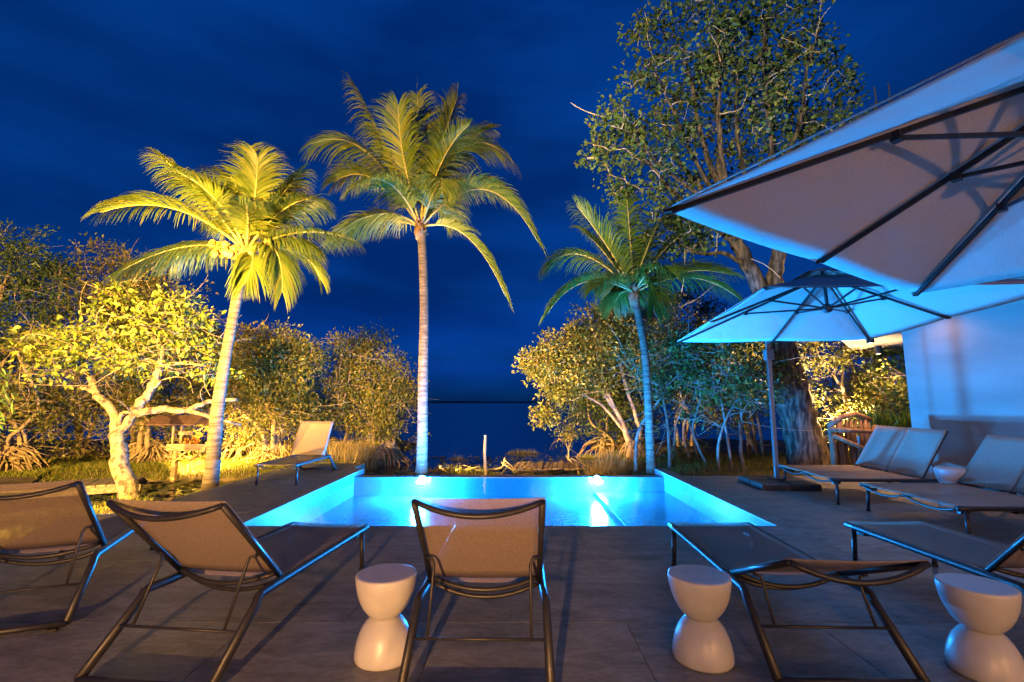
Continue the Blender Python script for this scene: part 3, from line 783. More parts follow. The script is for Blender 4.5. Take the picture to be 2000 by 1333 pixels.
# mangroves: left background
def mangrove(name, label, base, top, rx, rz, n, seed, leafM='leaf_olive', per=50, lean=(0,0), leafL=0.098, skirt=1.6, nst=4, roots=26, bs=0.12, sr=1.0, group='mangroves', bare=60, spread=0.2, barkM='twig', ry=None, shell=0.45):
    rng = np.random.default_rng(seed+1000)
    bx_, by_, bz_ = base
    cx_, cy2 = bx_+lean[0], by_+lean[1]
    zc = top - rz
    limbs = []
    ry = ry or rx*0.8
    for i in range(nst):
        a = rng.uniform(0, 2*PI); q = rng.uniform(0.2, 0.75)
        e = (cx_+math.cos(a)*rx*q, cy2+math.sin(a)*ry*q, zc+rng.uniform(-0.2,0.6)*rz)
        jx, jy = rng.normal(0,bs), rng.normal(0,bs)
        m1 = (bx_+jx+rng.normal(0,0.15), by_+jy+rng.normal(0,0.15), bz_+(zc-bz_)*0.35)
        m2 = ((bx_+e[0])/2+rng.normal(0,0.25), (by_+e[1])/2+rng.normal(0,0.2), bz_+(zc-bz_)*0.72)
        limbs.append(([(bx_+jx, by_+jy, bz_-0.15), m1, m2, e], rng.uniform(0.05,0.085)*sr, 0.025*sr))
    blobs = [((cx_,cy2,zc),(rx*0.85,ry*0.85,rz*0.9),3.0)]
    for i in range(6):
        a = i/6*2*PI + rng.uniform(-0.4,0.4)
        blobs.append(((cx_+math.cos(a)*rx*0.62, cy2+math.sin(a)*ry*0.6, zc+rng.uniform(-0.75,0.55)*rz),(rx*0.45,ry*0.45,rz*0.42),1.0))
    for i in range(4):
        a = rng.uniform(0, 2*PI)
        hs = max(0.3, zc-bz_)
        if skirt > 0: blobs.append(((bx_+math.cos(a)*rx*0.6, by_+math.sin(a)*ry*0.55, bz_+hs*rng.uniform(0.3,0.75)),(rx*0.45,ry*0.4,hs*0.35),skirt/2))
    blobs.append(((cx_+rng.uniform(-0.3,0.3)*rx, cy2, top-rz*0.22),(rx*0.4,ry*0.4,rz*0.28),0.8))
    return make_tree(name, label, 'tree', base, limbs, blobs, n, per, leafL, M[leafM], M[barkM], seed, group, spread=spread, full=False, twig_r=0.010,
                     bare=bare, roots=roots, root_r=1.1, shell=shell)
mangrove('mangrove_tree', 'tall dark mangrove at the left edge of the picture', (-13.6,12.6,-0.3), 6.1, 1.5, 1.9, 230, 21, 'leaf_dark')
mangrove('mangrove_tree', 'tall sparse mangrove behind the pale pond tree, left of its crown', (-12.6,14.2,-0.3), 6.3, 2.0, 1.9, 280, 22, 'leaf_olive', bare=120)
mangrove('mangrove_tree', 'mangrove rising just behind the top of the pale pond tree', (-10.6,14.0,-0.3), 5.5, 1.7, 1.6, 270, 23, 'leaf_olive')
mangrove('mangrove_tree', 'low tangled mangrove behind the boardwalk at left', (-12.0,11.6,-0.3), 3.0, 1.7, 1.1, 160, 24, 'leaf_olive', bare=260, roots=90)
mangrove('mangrove_tree', 'low tangled mangrove behind the forked trunk', (-9.8,13.2,-0.3), 3.2, 1.6, 1.2, 180, 25, 'leaf_olive', bare=240, roots=80)
mangrove('mangrove_tree', 'mangrove behind the roofed bird feeder', (-8.2,14.4,-0.3), 3.7, 1.4, 1.4, 210, 26, 'leaf_olive', bare=120, roots=60)
mangrove('mangrove_tree', 'bright bushy mangrove just right of the left palm trunk', (-6.7,13.4,-0.3), 3.45, 1.25, 1.35, 320, 27, 'leaf_olive', bare=60, roots=40)
mangrove('mangrove_tree', 'rounded mangrove with orange tinged leaves behind the far lounger', (-5.7,15.2,-0.35), 3.5, 1.5, 1.5, 240, 28, 'leaf_olive', roots=60)
mangrove('mangrove_tree', 'dense rounded mangrove at the water left of the middle palm', (-4.55,15.6,-0.45), 3.75, 1.45, 1.65, 300, 29, 'leaf_olive', roots=90, per=30)
mangrove('mangrove_tree', 'smaller mangrove leaning over the water left of the middle palm', (-3.9,14.9,-0.45), 2.7, 0.85, 1.0, 120, 30, 'leaf_olive', roots=70)
# right
make_tree('mangrove_tree', 'yellow lit leaning mangrove over the water left of the young palm', 'tree', (3.45,14.0,-0.3),
    [([(3.45,14.0,-0.5),(3.35,14.0,0.3),(3.0,14.0,1.2),(2.3,13.9,2.1),(1.6,13.8,2.8)], 0.12, 0.03),
     ([(3.6,14.1,-0.5),(3.7,14.1,0.6),(3.4,14.2,1.8),(3.1,14.2,3.0)], 0.085, 0.03),
     ([(3.3,14.0,0.5),(2.6,13.9,1.3),(1.9,13.7,1.6),(1.3,13.7,1.3)], 0.05, 0.02),
     ([(3.0,14.0,1.2),(2.5,13.8,2.4),(2.4,13.8,3.4)], 0.05, 0.02)],
    [((1.75,13.8,2.75),(1.0,0.9,0.75),3),((2.7,13.9,3.3),(1.0,0.9,0.75),3),((0.95,13.7,2.5),(0.55,0.6,0.4),1.3),((1.45,13.7,1.75),(0.5,0.5,0.35),0.8),((1.05,13.7,1.05),(0.28,0.3,0.25),0.35),((3.5,14.1,3.2),(0.8,0.8,0.6),1.5),((2.3,13.8,2.0),(0.6,0.6,0.4),0.8)],
    380, 56, 0.10, M['leaf_olive'], M['twig'], 41, 'mangroves', spread=0.17, full=True, twig_r=0.010, bare=50, roots=20, root_r=0.8)
mangrove('mangrove_tree', 'shadowy mangrove between the young palm and umbrella mast', (5.0,13.4,-0.25), 4.1, 1.7, 1.5, 190, 42, 'leaf_olive', bare=200, roots=0, bs=0.42, sr=0.62, skirt=0.3, barkM='grey_twig', nst=4)
mangrove('mangrove_tree', 'slender mangrove stems right behind the young palm trunk', (3.95,11.9,-0.25), 3.3, 1.1, 0.9, 80, 43, 'leaf_olive', bare=170, roots=0, bs=0.42, sr=0.62, skirt=0.3, barkM='grey_twig', nst=3)
mangrove('mangrove_tree', 'pale stemmed mangrove just left of the umbrella mast', (5.05,11.3,-0.2), 3.1, 1.2, 0.9, 90, 44, 'leaf_olive', bare=170, roots=0, bs=0.42, sr=0.62, skirt=0.3, barkM='grey_twig', nst=3)
mangrove('mangrove_tree', 'dark tall mangrove behind the cyan umbrella', (6.2,17.5,-0.3), 6.0, 2.6, 2.4, 240, 45, 'leaf_dark', leafL=0.12, roots=0)
mangrove('mangrove_tree', 'dark mangrove in the distance right of the young palm crown', (4.2,18.0,-0.3), 5.6, 1.9, 1.9, 190, 46, 'leaf_dark', leafL=0.12, roots=0)
mangrove('mangrove_tree', 'twiggy mangrove between the big trunk and the house wall', (8.7,12.6,-0.2), 4.1, 1.6, 1.7, 200, 47, 'leaf_olive', bare=240, roots=0)
mangrove('mangrove_tree', 'yellow lit mangrove bush beside the house wall edge', (9.4,11.6,-0.2), 2.7, 1.1, 1.1, 150, 48, 'leaf_bright', bare=80, roots=0)
mangrove('mangrove_tree', 'mangrove behind the big trunk', (7.3,14.6,-0.2), 4.0, 1.6, 1.6, 170, 49, 'leaf_olive', bare=180, roots=0)
mangrove('mangrove_tree', 'low dark mangrove at the water behind the leaning one', (3.3,17.2,-0.45), 2.0, 1.6, 0.9, 120, 50, 'leaf_dark', roots=30)
make_tree('sapling', 'slim pale sapling standing in the shallow water', 'tree', (1.75,15.2,-0.55),
    [([(1.75,15.2,-0.7),(1.77,15.2,-0.2),(1.80,15.2,0.35)], 0.028, 0.014),([(1.77,15.2,-0.15),(1.68,15.2,0.2)], 0.015, 0.008),([(1.77,15.2,-0.1),(1.9,15.2,0.3)], 0.015, 0.008)],
    [((1.78,15.2,0.45),(0.3,0.25,0.25),1)], 18, 16, 0.09, M['leaf_olive'], M['pale_bark'], 51, spread=0.08, full=False, twig_r=0.006)

# the tall tree
tl = [([(6.95,11.4,-0.4),(6.86,11.42,0.6),(6.72,11.45,1.6),(6.55,11.5,2.6),(6.38,11.5,3.5)], 0.46, 0.30)]
tl += [([(6.40,11.5,3.3),(6.05,11.5,4.3),(5.65,11.5,5.3),(5.40,11.5,6.3),(5.30,11.5,7.3)], 0.22, 0.10),
       ([(6.40,11.5,3.4),(6.55,11.6,4.4),(6.70,11.6,5.2),(6.6,11.7,6.4),(6.7,11.7,7.6)], 0.22, 0.10),
       ([(5.66,11.5,5.25),(4.9,11.4,5.9),(4.1,11.3,6.5),(3.3,11.2,7.4)], 0.085, 0.03),
       ([(5.55,11.5,5.6),(5.0,11.6,6.6),(4.3,11.7,7.7),(3.9,11.7,9.0)], 0.09, 0.03),
       ([(5.36,11.5,6.6),(4.9,11.4,7.8),(4.7,11.4,9.2),(4.5,11.4,10.6)], 0.085, 0.03),
       ([(5.30,11.5,7.2),(5.45,11.7,8.4),(5.4,11.8,9.8),(5.6,11.8,11.2)], 0.085, 0.03),
       ([(6.62,11.7,6.2),(6.0,11.6,7.2),(5.8,11.5,8.6),(5.9,11.4,10.2)], 0.08, 0.03),
       ([(6.68,11.7,7.4),(6.9,11.8,8.7),(6.8,11.8,10.2),(7.0,11.8,11.6)], 0.08, 0.03),
       ([(6.65,11.6,5.8),(7.3,11.7,6.8),(7.6,11.8,8.0),(7.9,11.8,9.4)], 0.08, 0.03),
       ([(6.70,11.6,5.2),(7.6,11.8,5.9),(8.4,11.9,6.9),(8.8,11.9,8.0)], 0.07, 0.025),
       ([(5.60,11.3,5.4),(4.7,11.1,6.9),(4.0,10.9,8.4),(3.4,10.8,9.8)], 0.065, 0.02),
       ([(5.36,11.3,6.6),(5.1,11.0,8.2),(5.2,10.9,9.8),(5.0,10.8,11.3)], 0.065, 0.02),
       ([(6.62,11.5,6.2),(6.5,11.2,7.8),(6.3,11.0,9.4),(6.4,10.9,11.0)], 0.065, 0.02),
       ([(6.68,11.5,7.0),(7.3,11.3,8.4),(7.5,11.1,9.8),(7.9,11.0,11.0)], 0.06, 0.02),
       ([(5.50,11.3,5.9),(4.5,11.0,6.4),(3.7,10.9,7.0),(2.8,10.8,7.9)], 0.06, 0.02),
       ([(5.9,11.5,4.7),(5.2,11.3,5.0),(4.5,11.2,5.0),(3.9,11.2,5.4)], 0.06, 0.025)]
make_tree('tall_tree', 'tall spreading tree with leaning rough trunk behind the umbrellas', 'tree', (6.95,11.4,-0.3), tl,
    [((2.55,11.2,7.8),(0.75,0.8,0.75),1.1),((3.3,11.3,7.3),(1.1,1.2,1.1),2.0),((3.7,11.5,9.0),(1.2,1.3,1.2),2.2),((4.6,11.5,10.6),(1.4,1.4,1.2),2.2),((5.7,11.7,11.6),(1.5,1.5,1.2),2.0),((7.1,11.8,11.6),(1.4,1.5,1.3),2.0),
     ((8.0,11.9,9.7),(1.2,1.3,1.3),2.0),((8.6,11.9,8.0),(1.0,1.1,1.0),1.6),((5.5,11.5,8.9),(1.4,1.4,1.3),2.0),((6.8,11.7,9.0),(1.3,1.3,1.3),2.0),((4.1,11.3,5.6),(1.0,0.9,0.5),1.3),((5.2,12.2,6.6),(1.3,0.9,0.8),1.0),((7.4,12.2,7.0),(1.2,0.9,0.8),0.9)],
    540, 28, 0.118, M['leaf_tall'], M['old_bark'], 61, spread=0.19, full=True, twig_r=0.018, bare=30, shell=0.62, sides=14, lump=0.07, twigM=M['pale_twig'], aspect=0.6)

# ------------------------------------------------------------------ coconut palms
def frond_mesh(p0, pc, p2, nl, rng, llen, m, parent, droop=0.55, width=0.026):
    """rachis with two rows of drooping leaflets"""
    p0, pc, p2 = (np.array(q, float) for q in (p0, pc, p2))
    ts = np.linspace(0, 1, 14)
    c = np.array([(1-u)**2*p0 + 2*u*(1-u)*pc + u*u*p2 for u in ts])
    rb = MB(); rb.tube(c, np.linspace(0.028, 0.005, 14), 6)
    fo = rb.build('frond', M['rachis'], parent, True)
    V = []; F = []; k = 0
    tw0 = rng.uniform(-0.5, 0.5)
    for i in range(nl):
        u = 0.13 + 0.87*(i+0.5)/nl
        P = (1-u)**2*p0 + 2*u*(1-u)*pc + u*u*p2
        T = norm(2*(1-u)*(pc-p0) + 2*u*(p2-pc))
        S = np.cross(T, (0,0,1.0))
        S = norm(S) if np.linalg.norm(S) > 0.15 else norm(np.cross(T, (0.2,1.0,0.1)))
        U = np.cross(S, T)
        Lf = 1.3*llen*(0.45+1.15*math.sin(PI*min(1, 0.12+u*0.80)))*0.72*rng.uniform(0.88, 1.08)
        for sd in (-1, 1):
            S2 = norm(S*math.cos(tw0)+U*math.sin(tw0)*sd)
            D = norm(S2*sd*(0.95-0.45*u) + T*(0.45+0.75*u) + U*0.22 + rng.normal(0, 0.07, 3))
            W = width*(0.75+0.5*math.sin(PI*u))
            pts = [P]; d = D.copy(); st = Lf/4
            for q in range(4):
                d = norm(d + np.array((0,0,-1.0))*droop*(0.25+0.28*q)*rng.uniform(0.75,1.25))
                pts.append(pts[-1] + d*st)
            ws = (0.5, 1.0, 0.85, 0.5, 0.04)
            wn_ = norm(np.cross(d, D) + S*0.001) if np.linalg.norm(np.cross(d, D)) > 1e-3 else U
            side = norm(np.cross(D, wn_) + T*0.6)
            side = norm(T - D*np.dot(T, D))
            for q in range(5):
                V.append(pts[q] + side*W*ws[q]*0.5); V.append(pts[q] - side*W*ws[q]*0.5)
            for q in range(4):
                F.append((k+2*q, k+2*q+1, k+2*q+3, k+2*q+2))
            k += 10
    lo = fast_mesh('leaflets', np.array(V), np.array(F), m, fo)
    tag(lo, kind='stuff')
    return fo

def palm(label, base, crown, trunk_pts, r0, r1, fronds, scale, seed, llen, leafM, nl=64, nuts=0, fillers=6, fl=2.0):
    """fronds: (tip px offset, control px offset, depth offset) at the crown's own scale"""
    rng = np.random.default_rng(seed)
    t = thing('coconut_palm', label, 'palm tree', base, 0, 'coconut palms')
    B = np.array(base, float); Cr = np.array(crown, float)-B
    c = curve_pts(trunk_pts, 60) - B
    n = len(c); s = np.linspace(0, 1, n)
    rr = r0 + (r1-r0)*np.clip(s*1.6, 0, 1) + 0.35*r0*np.exp(-s*22)
    # leaf scars: small steps up the trunk
    Lc = np.concatenate([[0], np.cumsum(np.linalg.norm(np.diff(c, axis=0), axis=1))])
    fine = np.linspace(0, Lc[-1], int(Lc[-1]/0.022))
    cf = np.stack([np.interp(fine, Lc, c[:,a]) for a in range(3)], 1); rf = np.interp(fine, Lc, rr)
    ph = (fine/0.085 + 0.3*np.sin(fine*5)) % 1.0
    rf = rf*(1.0 + 0.065*(1-ph)**2)
    tm = MB(); tm.tube(cf, rf, 14, 0.012, rng); tm.build('trunk', M['palm_trunk'], t, True)
    hb = MB()
    for k in range(26):                         # torn fibre around the crown base
        a = rng.uniform(0, 2*PI); z = rng.uniform(-0.28, 0.12)
        d = np.array((math.cos(a), math.sin(a), 0))
        p = Cr + d*r1*0.8 + np.array((0,0,z))
        q = p + d*rng.uniform(0.05,0.12) + np.array((0,0,rng.uniform(0.05,0.22)))
        hb.beam(p, q, rng.uniform(0.03,0.07), 0.012, d)
    hb.tube([Cr+(0,0,-0.3), Cr+(0,0,-0.1), Cr+(0,0,0.08)], [r1*1.05, r1*1.45, r1*1.1], 12, 0.1, rng)
    hb.build('crown_fibre', M['fibre'], t, True)
    for tip, ctl, dep in fronds:
        p2 = Cr + np.array((tip[0]*scale, dep, -tip[1]*scale)); pc = Cr + np.array((ctl[0]*scale, dep*0.45, -ctl[1]*scale))
        d0 = norm(pc-Cr)
        frond_mesh(Cr + d0*0.06, pc, p2, nl, rng, llen*rng.uniform(0.9,1.1), leafM, t)
    for k in range(fillers):
        a = rng.uniform(0, 2*PI); el = rng.uniform(0.1, 1.1); L = fl*rng.uniform(0.7, 1.0)
        d = np.array((math.cos(a)*math.cos(el), math.sin(a)*math.cos(el), math.sin(el)))
        pc = Cr + d*L*0.55; p2 = Cr + np.array((d[0],d[1],0))*L*0.9 + np.array((0,0,L*(d[2]*0.55-0.25)))
        frond_mesh(Cr+d*0.06, pc, p2, nl, rng, llen*0.95, leafM, t)
    for k in range(5):                          # young spear leaves and stalks
        a = rng.uniform(0, 2*PI); d = np.array((math.cos(a)*0.25, math.sin(a)*0.25, 1.0))
        sb = MB(); sb.tube([Cr, Cr+d*0.25, Cr+d*rng.uniform(0.5,0.8)], [0.03,0.022,0.006], 6); sb.build('spear_leaf', M['rachis'], t, True)
    for k in range(nuts):
        sdx = -1 if k % 3 else 1
        a = rng.uniform(-0.6, 0.6)
        p = Cr + np.array((sdx*rng.uniform(0.15,0.52), -abs(rng.normal(0.10,0.06)), rng.uniform(-0.12,0.12)))
        nb = MB(); nb.sphere(p, 0.062, 10, 7, (sdx*0.3, 0.1, -1.0), 1.35); nb.build('coconut', M['coconut'], t, True)
    return t

s1 = 0.0087
palm('floodlit coconut palm with yellow nuts leaning at the left', (-5.15,8.35,-0.45), (-4.85,8.4,4.12),
    [(-5.17,8.33,-0.5),(-5.12,8.34,0.2),(-5.12,8.36,1.2),(-5.05,8.37,2.2),(-4.95,8.39,3.2),(-4.86,8.4,4.12)], 0.135, 0.085,
    [((-278,-72),(-150,-135),-0.3),((-205,65),(-110,-30),-0.6),((-195,10),(-120,-60),0.5),((-150,-165),(-50,-190),0.2),((-125,-160),(-75,-120),-0.8),((-80,-195),(-30,-170),0.3),
     ((-10,-228),(-5,-120),0.0),((30,-190),(25,-130),-0.3),((100,-182),(40,-100),0.1),((130,-130),(80,-140),0.4),((155,-90),(80,-100),-0.5),((235,-10),(120,-60),-0.4),((110,100),(90,-40),-0.5),
     ((30,80),(40,10),-0.4),((130,40),(110,-40),0.6),((-60,-110),(-20,-100),-1.1),((60,-60),(40,-90),-1.2),((-105,-90),(-70,-110),0.9)],
    s1, 71, 0.54, M['palm_leaf'], 84, nuts=16, fillers=1, fl=1.9)
s2 = 0.0119
palm('tallest coconut palm standing straight behind the middle of the pool', (-1.95,10.55,-0.45), (-2.11,10.6,5.40),
    [(-1.95,10.55,-0.5),(-1.95,10.55,0.6),(-1.97,10.56,2.0),(-1.98,10.57,3.4),(-2.04,10.59,4.6),(-2.11,10.6,5.40)], 0.125, 0.095,
    [((-130,-275),(-60,-150),-0.4),((-118,-240),(-50,-130),0.5),((-200,-150),(-110,-215),-0.5),((-185,-110),(-105,-160),0.4),((-15,-280),(5,-150),0.0),((45,-290),(15,-160),0.3),((70,-255),(30,-150),-0.3),
     ((130,-225),(50,-190),0.4),((185,-115),(80,-260),-0.3),((190,-70),(100,-190),0.5),((225,40),(130,-160),-0.4),((165,140),(95,-30),-0.2),((-165,30),(-75,-60),-0.3),((-190,10),(-90,-50),0.6),
     ((60,-10),(55,-120),-1.6),((-90,-30),(-50,-110),-1.4),((-30,-200),(-40,-140),-1.0),((100,-150),(40,-140),-1.2)],
    s2, 72, 0.68, M['palm_leaf'], 90, nuts=0, fillers=1, fl=2.5)
s3 = 0.0120
palm('small young coconut palm right of the pool end', (3.1,11.0,-0.40), (2.88,11.0,3.95),
    [(3.13,11.0,-0.45),(3.13,11.0,0.5),(3.12,11.0,1.6),(3.08,11.0,2.6),(2.97,11.0,3.4),(2.88,11.0,3.95)], 0.105, 0.085,
    [((-172,45),(-105,-60),-0.3),((-170,-55),(-110,-130),0.2),((-112,-172),(-50,-100),-0.2),((-5,-225),(-2,-110),0.2),((90,-195),(30,-120),0.0),((130,-130),(70,-120),-0.3),((210,-45),(100,-70),0.4),
     ((185,20),(110,-60),-0.5),((25,40),(30,-40),-0.5),((-90,-150),(-60,-110),0.7),((60,-160),(20,-110),0.8)],
    s3, 73, 0.64, M['palm_leaf_young'], 84, nuts=0, fillers=6, fl=1.9)
# fan palm shoot at the left edge
b = MB(); rp_ = np.random.default_rng(5)
t = thing('fan_plant', 'blue green leafy shoot at the left edge', 'plant', (-9.45,8.6,-0.3))
b.tube([(0,0,-0.2),(0.02,0,0.9),(0.05,0,2.0)], [0.03,0.025,0.012], 6); b.build('stem', M['twig'], t, True)
N = 260
pos = np.stack([rp_.normal(0,0.16,N), rp_.normal(0,0.16,N), rp_.uniform(1.2,2.35,N)], 1)
leaf_mesh('foliage', pos, norm(rp_.normal(size=(N,3))*0.6+np.array((0,0,-0.9))), norm(rp_.normal(size=(N,3))), rp_.uniform(0.12,0.28,N), np.full(N,0.035), M['leaf_tall'], t, True)

# ------------------------------------------------------------------ ground cover
def blades(name, label, xy, h, m, seed, lean=0.35, w=0.012):
    rng = np.random.default_rng(seed)
    N = len(xy); z = ground_h(xy[:,0], xy[:,1])
    pos = np.column_stack([xy, np.maximum(z, WATER_Z-0.05)-0.02])
    d = norm(rng.normal(0, lean, (N,3))*np.array((1,1,0)) + np.array((0,0,1.0)))
    L = h*rng.uniform(0.5, 1.4, N)
    a = rng.uniform(0, 2*PI, N); nn = np.stack([np.cos(a), np.sin(a), np.zeros(N)], 1)
    s = norm(np.cross(d, nn)); bend = rng.normal(0, 0.25, (N,1))*nn
    wv = (w*rng.uniform(0.6,1.5,N))[:,None]; L = L[:,None]
    v = np.stack([pos-s*wv*0.5, pos+s*wv*0.5, pos+d*L*0.6+bend*L*0.3+s*wv*0.35, pos+d*L*0.6+bend*L*0.3-s*wv*0.35, pos+d*L+bend*L], 1).reshape(-1,3)
    k = np.arange(N)[:,None]*5
    f = np.concatenate([k+np.array([[0,1,2]]), k+np.array([[0,2,3]]), k+np.array([[3,2,4]])])
    o = fast_mesh(name, v, f, m); tag(o, label, kind='stuff'); o['category'] = 'grass'
    return o
def scatter(n, x0, x1, y0, y1, seed, zmin=-0.46):
    rng = np.random.default_rng(seed)
    p = np.column_stack([rng.uniform(x0,x1,n), rng.uniform(y0,y1,n)])
    return p[ground_h(p[:,0], p[:,1]) > zmin]
blades('bank_grass', 'short grass on the floodlit bank behind the pond', scatter(60000,-13,-4,10.8,15,1), 0.12, M['grass'], 2, 0.4, 0.012)
blades('marsh_grass', 'tufts of marsh grass on the islets beyond the pool', scatter(26000,-3.6,3.6,11.2,19,3,-0.48), 0.15, M['grass'], 4, 0.4, 0.011)
blades('spit_grass', 'grass beside the terrace edge', scatter(5000,-7.4,-4.9,4.8,9.6,5), 0.13, M['grass'], 6, 0.4, 0.012)
blades('shade_grass', 'grass under the right hand trees', scatter(9000,2.6,10,9.5,15,7), 0.16, M['grass'], 8, 0.4, 0.012)
rr_ = np.random.default_rng(8)
reed = np.concatenate([np.column_stack([rr_.uniform(-7.2,-3.9,2600), rr_.normal(13.9,0.35,2600)]), np.column_stack([rr_.normal(2.55,0.28,700), rr_.normal(12.6,0.25,700)])])
blades('dry_reeds', 'straw coloured reeds at the foot of the mangroves behind the far lounger', reed, 0.50, M['dry_reed'], 9, 0.25, 0.016)
sp_ = np.column_stack([rr_.uniform(-4,3.5,500), rr_.uniform(11.5,20,500)])
blades('water_sedge', 'single sedge stems poking out of the shallow water', sp_, 0.10, M['dry_reed'], 10, 0.2, 0.009)
# lily pads
def pads(name, label, n, x0, x1, y0, y1, seed, r=0.075):
    rng = np.random.default_rng(seed)
    p = np.column_stack([rng.uniform(x0,x1,n), rng.uniform(y0,y1,n)])
    ok = (ground_h(p[:,0], p[:,1]) < WATER_Z-0.02) & ~((p[:,0] > DX0-0.1) & (p[:,1] < 11.3) & (p[:,0] < PX0)) & ~((p[:,1] < 10.2) & (p[:,0] > DX0-0.1))
    p = p[ok]; V = []; F = []; k = 0
    for q in p:
        rr2 = r*rng.uniform(0.5,1.5); a0 = rng.uniform(0,2*PI); z = WATER_Z+rng.uniform(0.004,0.018)
        V.append((q[0], q[1], z))
        for j in range(8):
            a = a0+0.25+j/7*(2*PI-0.5); V.append((q[0]+math.cos(a)*rr2, q[1]+math.sin(a)*rr2, z+rng.uniform(0,0.02)))
        for j in range(7): F.append((k, k+1+j, k+2+j))
        k += 9
    o = fast_mesh(name, np.array(V), np.array(F), M['lily']); tag(o, label, 'water plants', kind='stuff')
pads('lily_pads', 'lily pads floating on the pond left of the terrace', 900, -9.5,-4.8, 5.5, 12.2, 31)
pads('floating_leaves', 'floating leaves on the shallow water beyond the pool', 1100, -3.4,3.2, 10.3, 17.0, 32, 0.06)
# drift wood on the islets
for k, (x, y, z, n, lab) in enumerate(((-0.35,13.3,-0.42,9,'heap of driftwood sticks behind the upright post'),(-2.7,12.3,-0.46,7,'driftwood sticks in the shallows left of the middle palm'),(1.95,14.2,-0.44,5,'driftwood stump by the plank platform'))):
    rng = np.random.default_rng(80+k)
    t = thing('driftwood_pile', lab, 'driftwood', (x,y,z), 0, 'driftwood in the marsh')
    for i in range(n):
        p = rng.normal(0, 0.28, 3)*np.array((1.5,0.5,0)); d = norm(rng.normal(size=3)*np.array((1,0.5,0.35)))
        b = MB(); c = np.array([p-d*0.35, p+rng.normal(0,0.05,3), p+d*0.35+np.array((0,0,0.08))]); b.tube(c, [0.035,0.03,0.012], 6, 0.1, rng); b.build('stick', M['grey_wood'], t, True)

# ------------------------------------------------------------------ upright post, plank platform, boardwalk, bird feeder
b = MB(); b.tube([(0,0,-0.6),(0.01,0,0.0),(-0.02,0,0.5),(-0.01,0,1.02)], [0.04,0.038,0.036,0.030], 9, 0.06, np.random.default_rng(3))
o = b.build('mooring_post', M['wood'], None, True); o.location = (-0.66,12.2,-0.45); tag(o, 'lone upright wooden post in the marsh beyond the pool', 'post')
t = thing('plank_platform', 'low plank platform lying in the marsh beyond the pool', 'platform', (1.02,13.6,-0.40))
rng = np.random.default_rng(12)
b = MB(); b.beam((-0.95,-0.28,-0.02),(0.95,-0.20,-0.02),0.07,0.07); b.build('bearer', M['wood'], t)
b = MB(); b.beam((-0.95,0.28,-0.02),(0.95,0.34,-0.02),0.07,0.07); b.build('bearer', M['wood'], t)
x = -0.92
while x < 0.92:
    w = rng.uniform(0.10,0.15)
    if not (-0.22 < x < -0.12 or 0.36 < x < 0.46):
        b = MB(); b.beam((x-0.05,-0.68+rng.normal(0,0.04),0.035+rng.normal(0,0.006)),(x+rng.normal(0.10,0.02),0.70+rng.normal(0,0.04),0.045+rng.normal(0,0.008)), w*0.9, 0.03); b.build('plank', M['wood'], t)
    x += w+0.02
t = thing('boardwalk', 'plank boardwalk leading from the left over the pond', 'boardwalk', (-9.5,9.45,-0.24))
bd = norm(np.array((3.4,1.9,0.0))); bs = np.array((-bd[1],bd[0],0))
for s in (-0.42, 0.42):
    b = MB(); b.beam(bs*s-bd*1.95+np.array((0,0,-0.09)), bs*s+bd*1.95+np.array((0,0,-0.09)), 0.07, 0.13); b.build('beam', M['grey_wood'], t)
for i in range(25):
    p = bd*(-1.9+i*0.154); b = MB(); b.beam(p-bs*0.52+np.array((0,0,rng.normal(0,0.004))), p+bs*0.52+np.array((0,0,rng.normal(0,0.004))), 0.142, 0.04); b.build('plank', M['grey_wood'], t)
for i in (-1.7, -0.3, 1.7):
    for s in (-0.42, 0.42):
        b = MB(); q = bd*i+bs*s; b.tube([q+np.array((0,0,-0.75)), q+np.array((0,0,-0.15))], [0.05,0.05], 8); b.build('pile', M['grey_wood'], t)
t = thing('bird_feeder', 'small roofed wooden bird feeder on a post by the pond', 'bird feeder', (-8.12,11.75,-0.45))
b = MB(); b.box(-0.05,0.05,-0.05,0.05,-0.3,0.62); b.build('post', M['wood'], t)
for px_ in (-0.10, 0.10):
    b = MB(); b.box(px_-0.022,px_+0.022,-0.022,0.022,0.60,1.36); b.build('upright', M['wood'], t)
rf = thing('roof', None, None); rf.parent = t; 
b = MB()
b.add([(-0.55,-0.34,1.30),(0.62,-0.34,1.30),(0.62,0,1.50),(-0.55,0,1.50),(-0.55,-0.34,1.33),(0.62,-0.34,1.33),(0.62,0,1.53),(-0.55,0,1.53)], [(0,3,2,1),(4,5,6,7),(0,1,5,4),(1,2,6,5),(2,3,7,6),(3,0,4,7)])
b.build('roof_board', M['roof_wood'], rf)
b = MB()
b.add([(-0.55,0.34,1.30),(-0.55,0.002,1.50),(0.62,0.002,1.50),(0.62,0.34,1.30),(-0.55,0.34,1.33),(-0.55,0.002,1.53),(0.62,0.002,1.53),(0.62,0.34,1.33)], [(0,3,2,1),(4,5,6,7),(0,1,5,4),(1,2,6,5),(2,3,7,6),(3,0,4,7)])
b.build('roof_board', M['roof_wood'], rf)
b = MB(); b.box(-0.06,0.86,-0.24,0.24,0.70,0.74); b.build('shelf', M['wood'], t)
b = MB(); b.box(-0.06,0.86,-0.26,-0.235,0.70,0.86); b.build('shelf_rim', M['wood'], t)
b = MB(); b.box(0.06,0.40,-0.05,-0.02,1.06,1.14); b.build('cross_board', M['wood'], t)
for x0, x1 in ((0.04,0.34),(0.72,0.42)):
    b = MB(); b.beam((x0,-0.1,0.42 if x0 < 0.1 else 0.69),(x1,-0.1,0.69 if x0 < 0.1 else 0.45),0.035,0.035); b.build('brace', M['wood'], t)
t2 = thing('flower_bowl', 'orange flowers in a bowl on the bird feeder shelf', 'flowers', (-7.66,11.62,0.29))
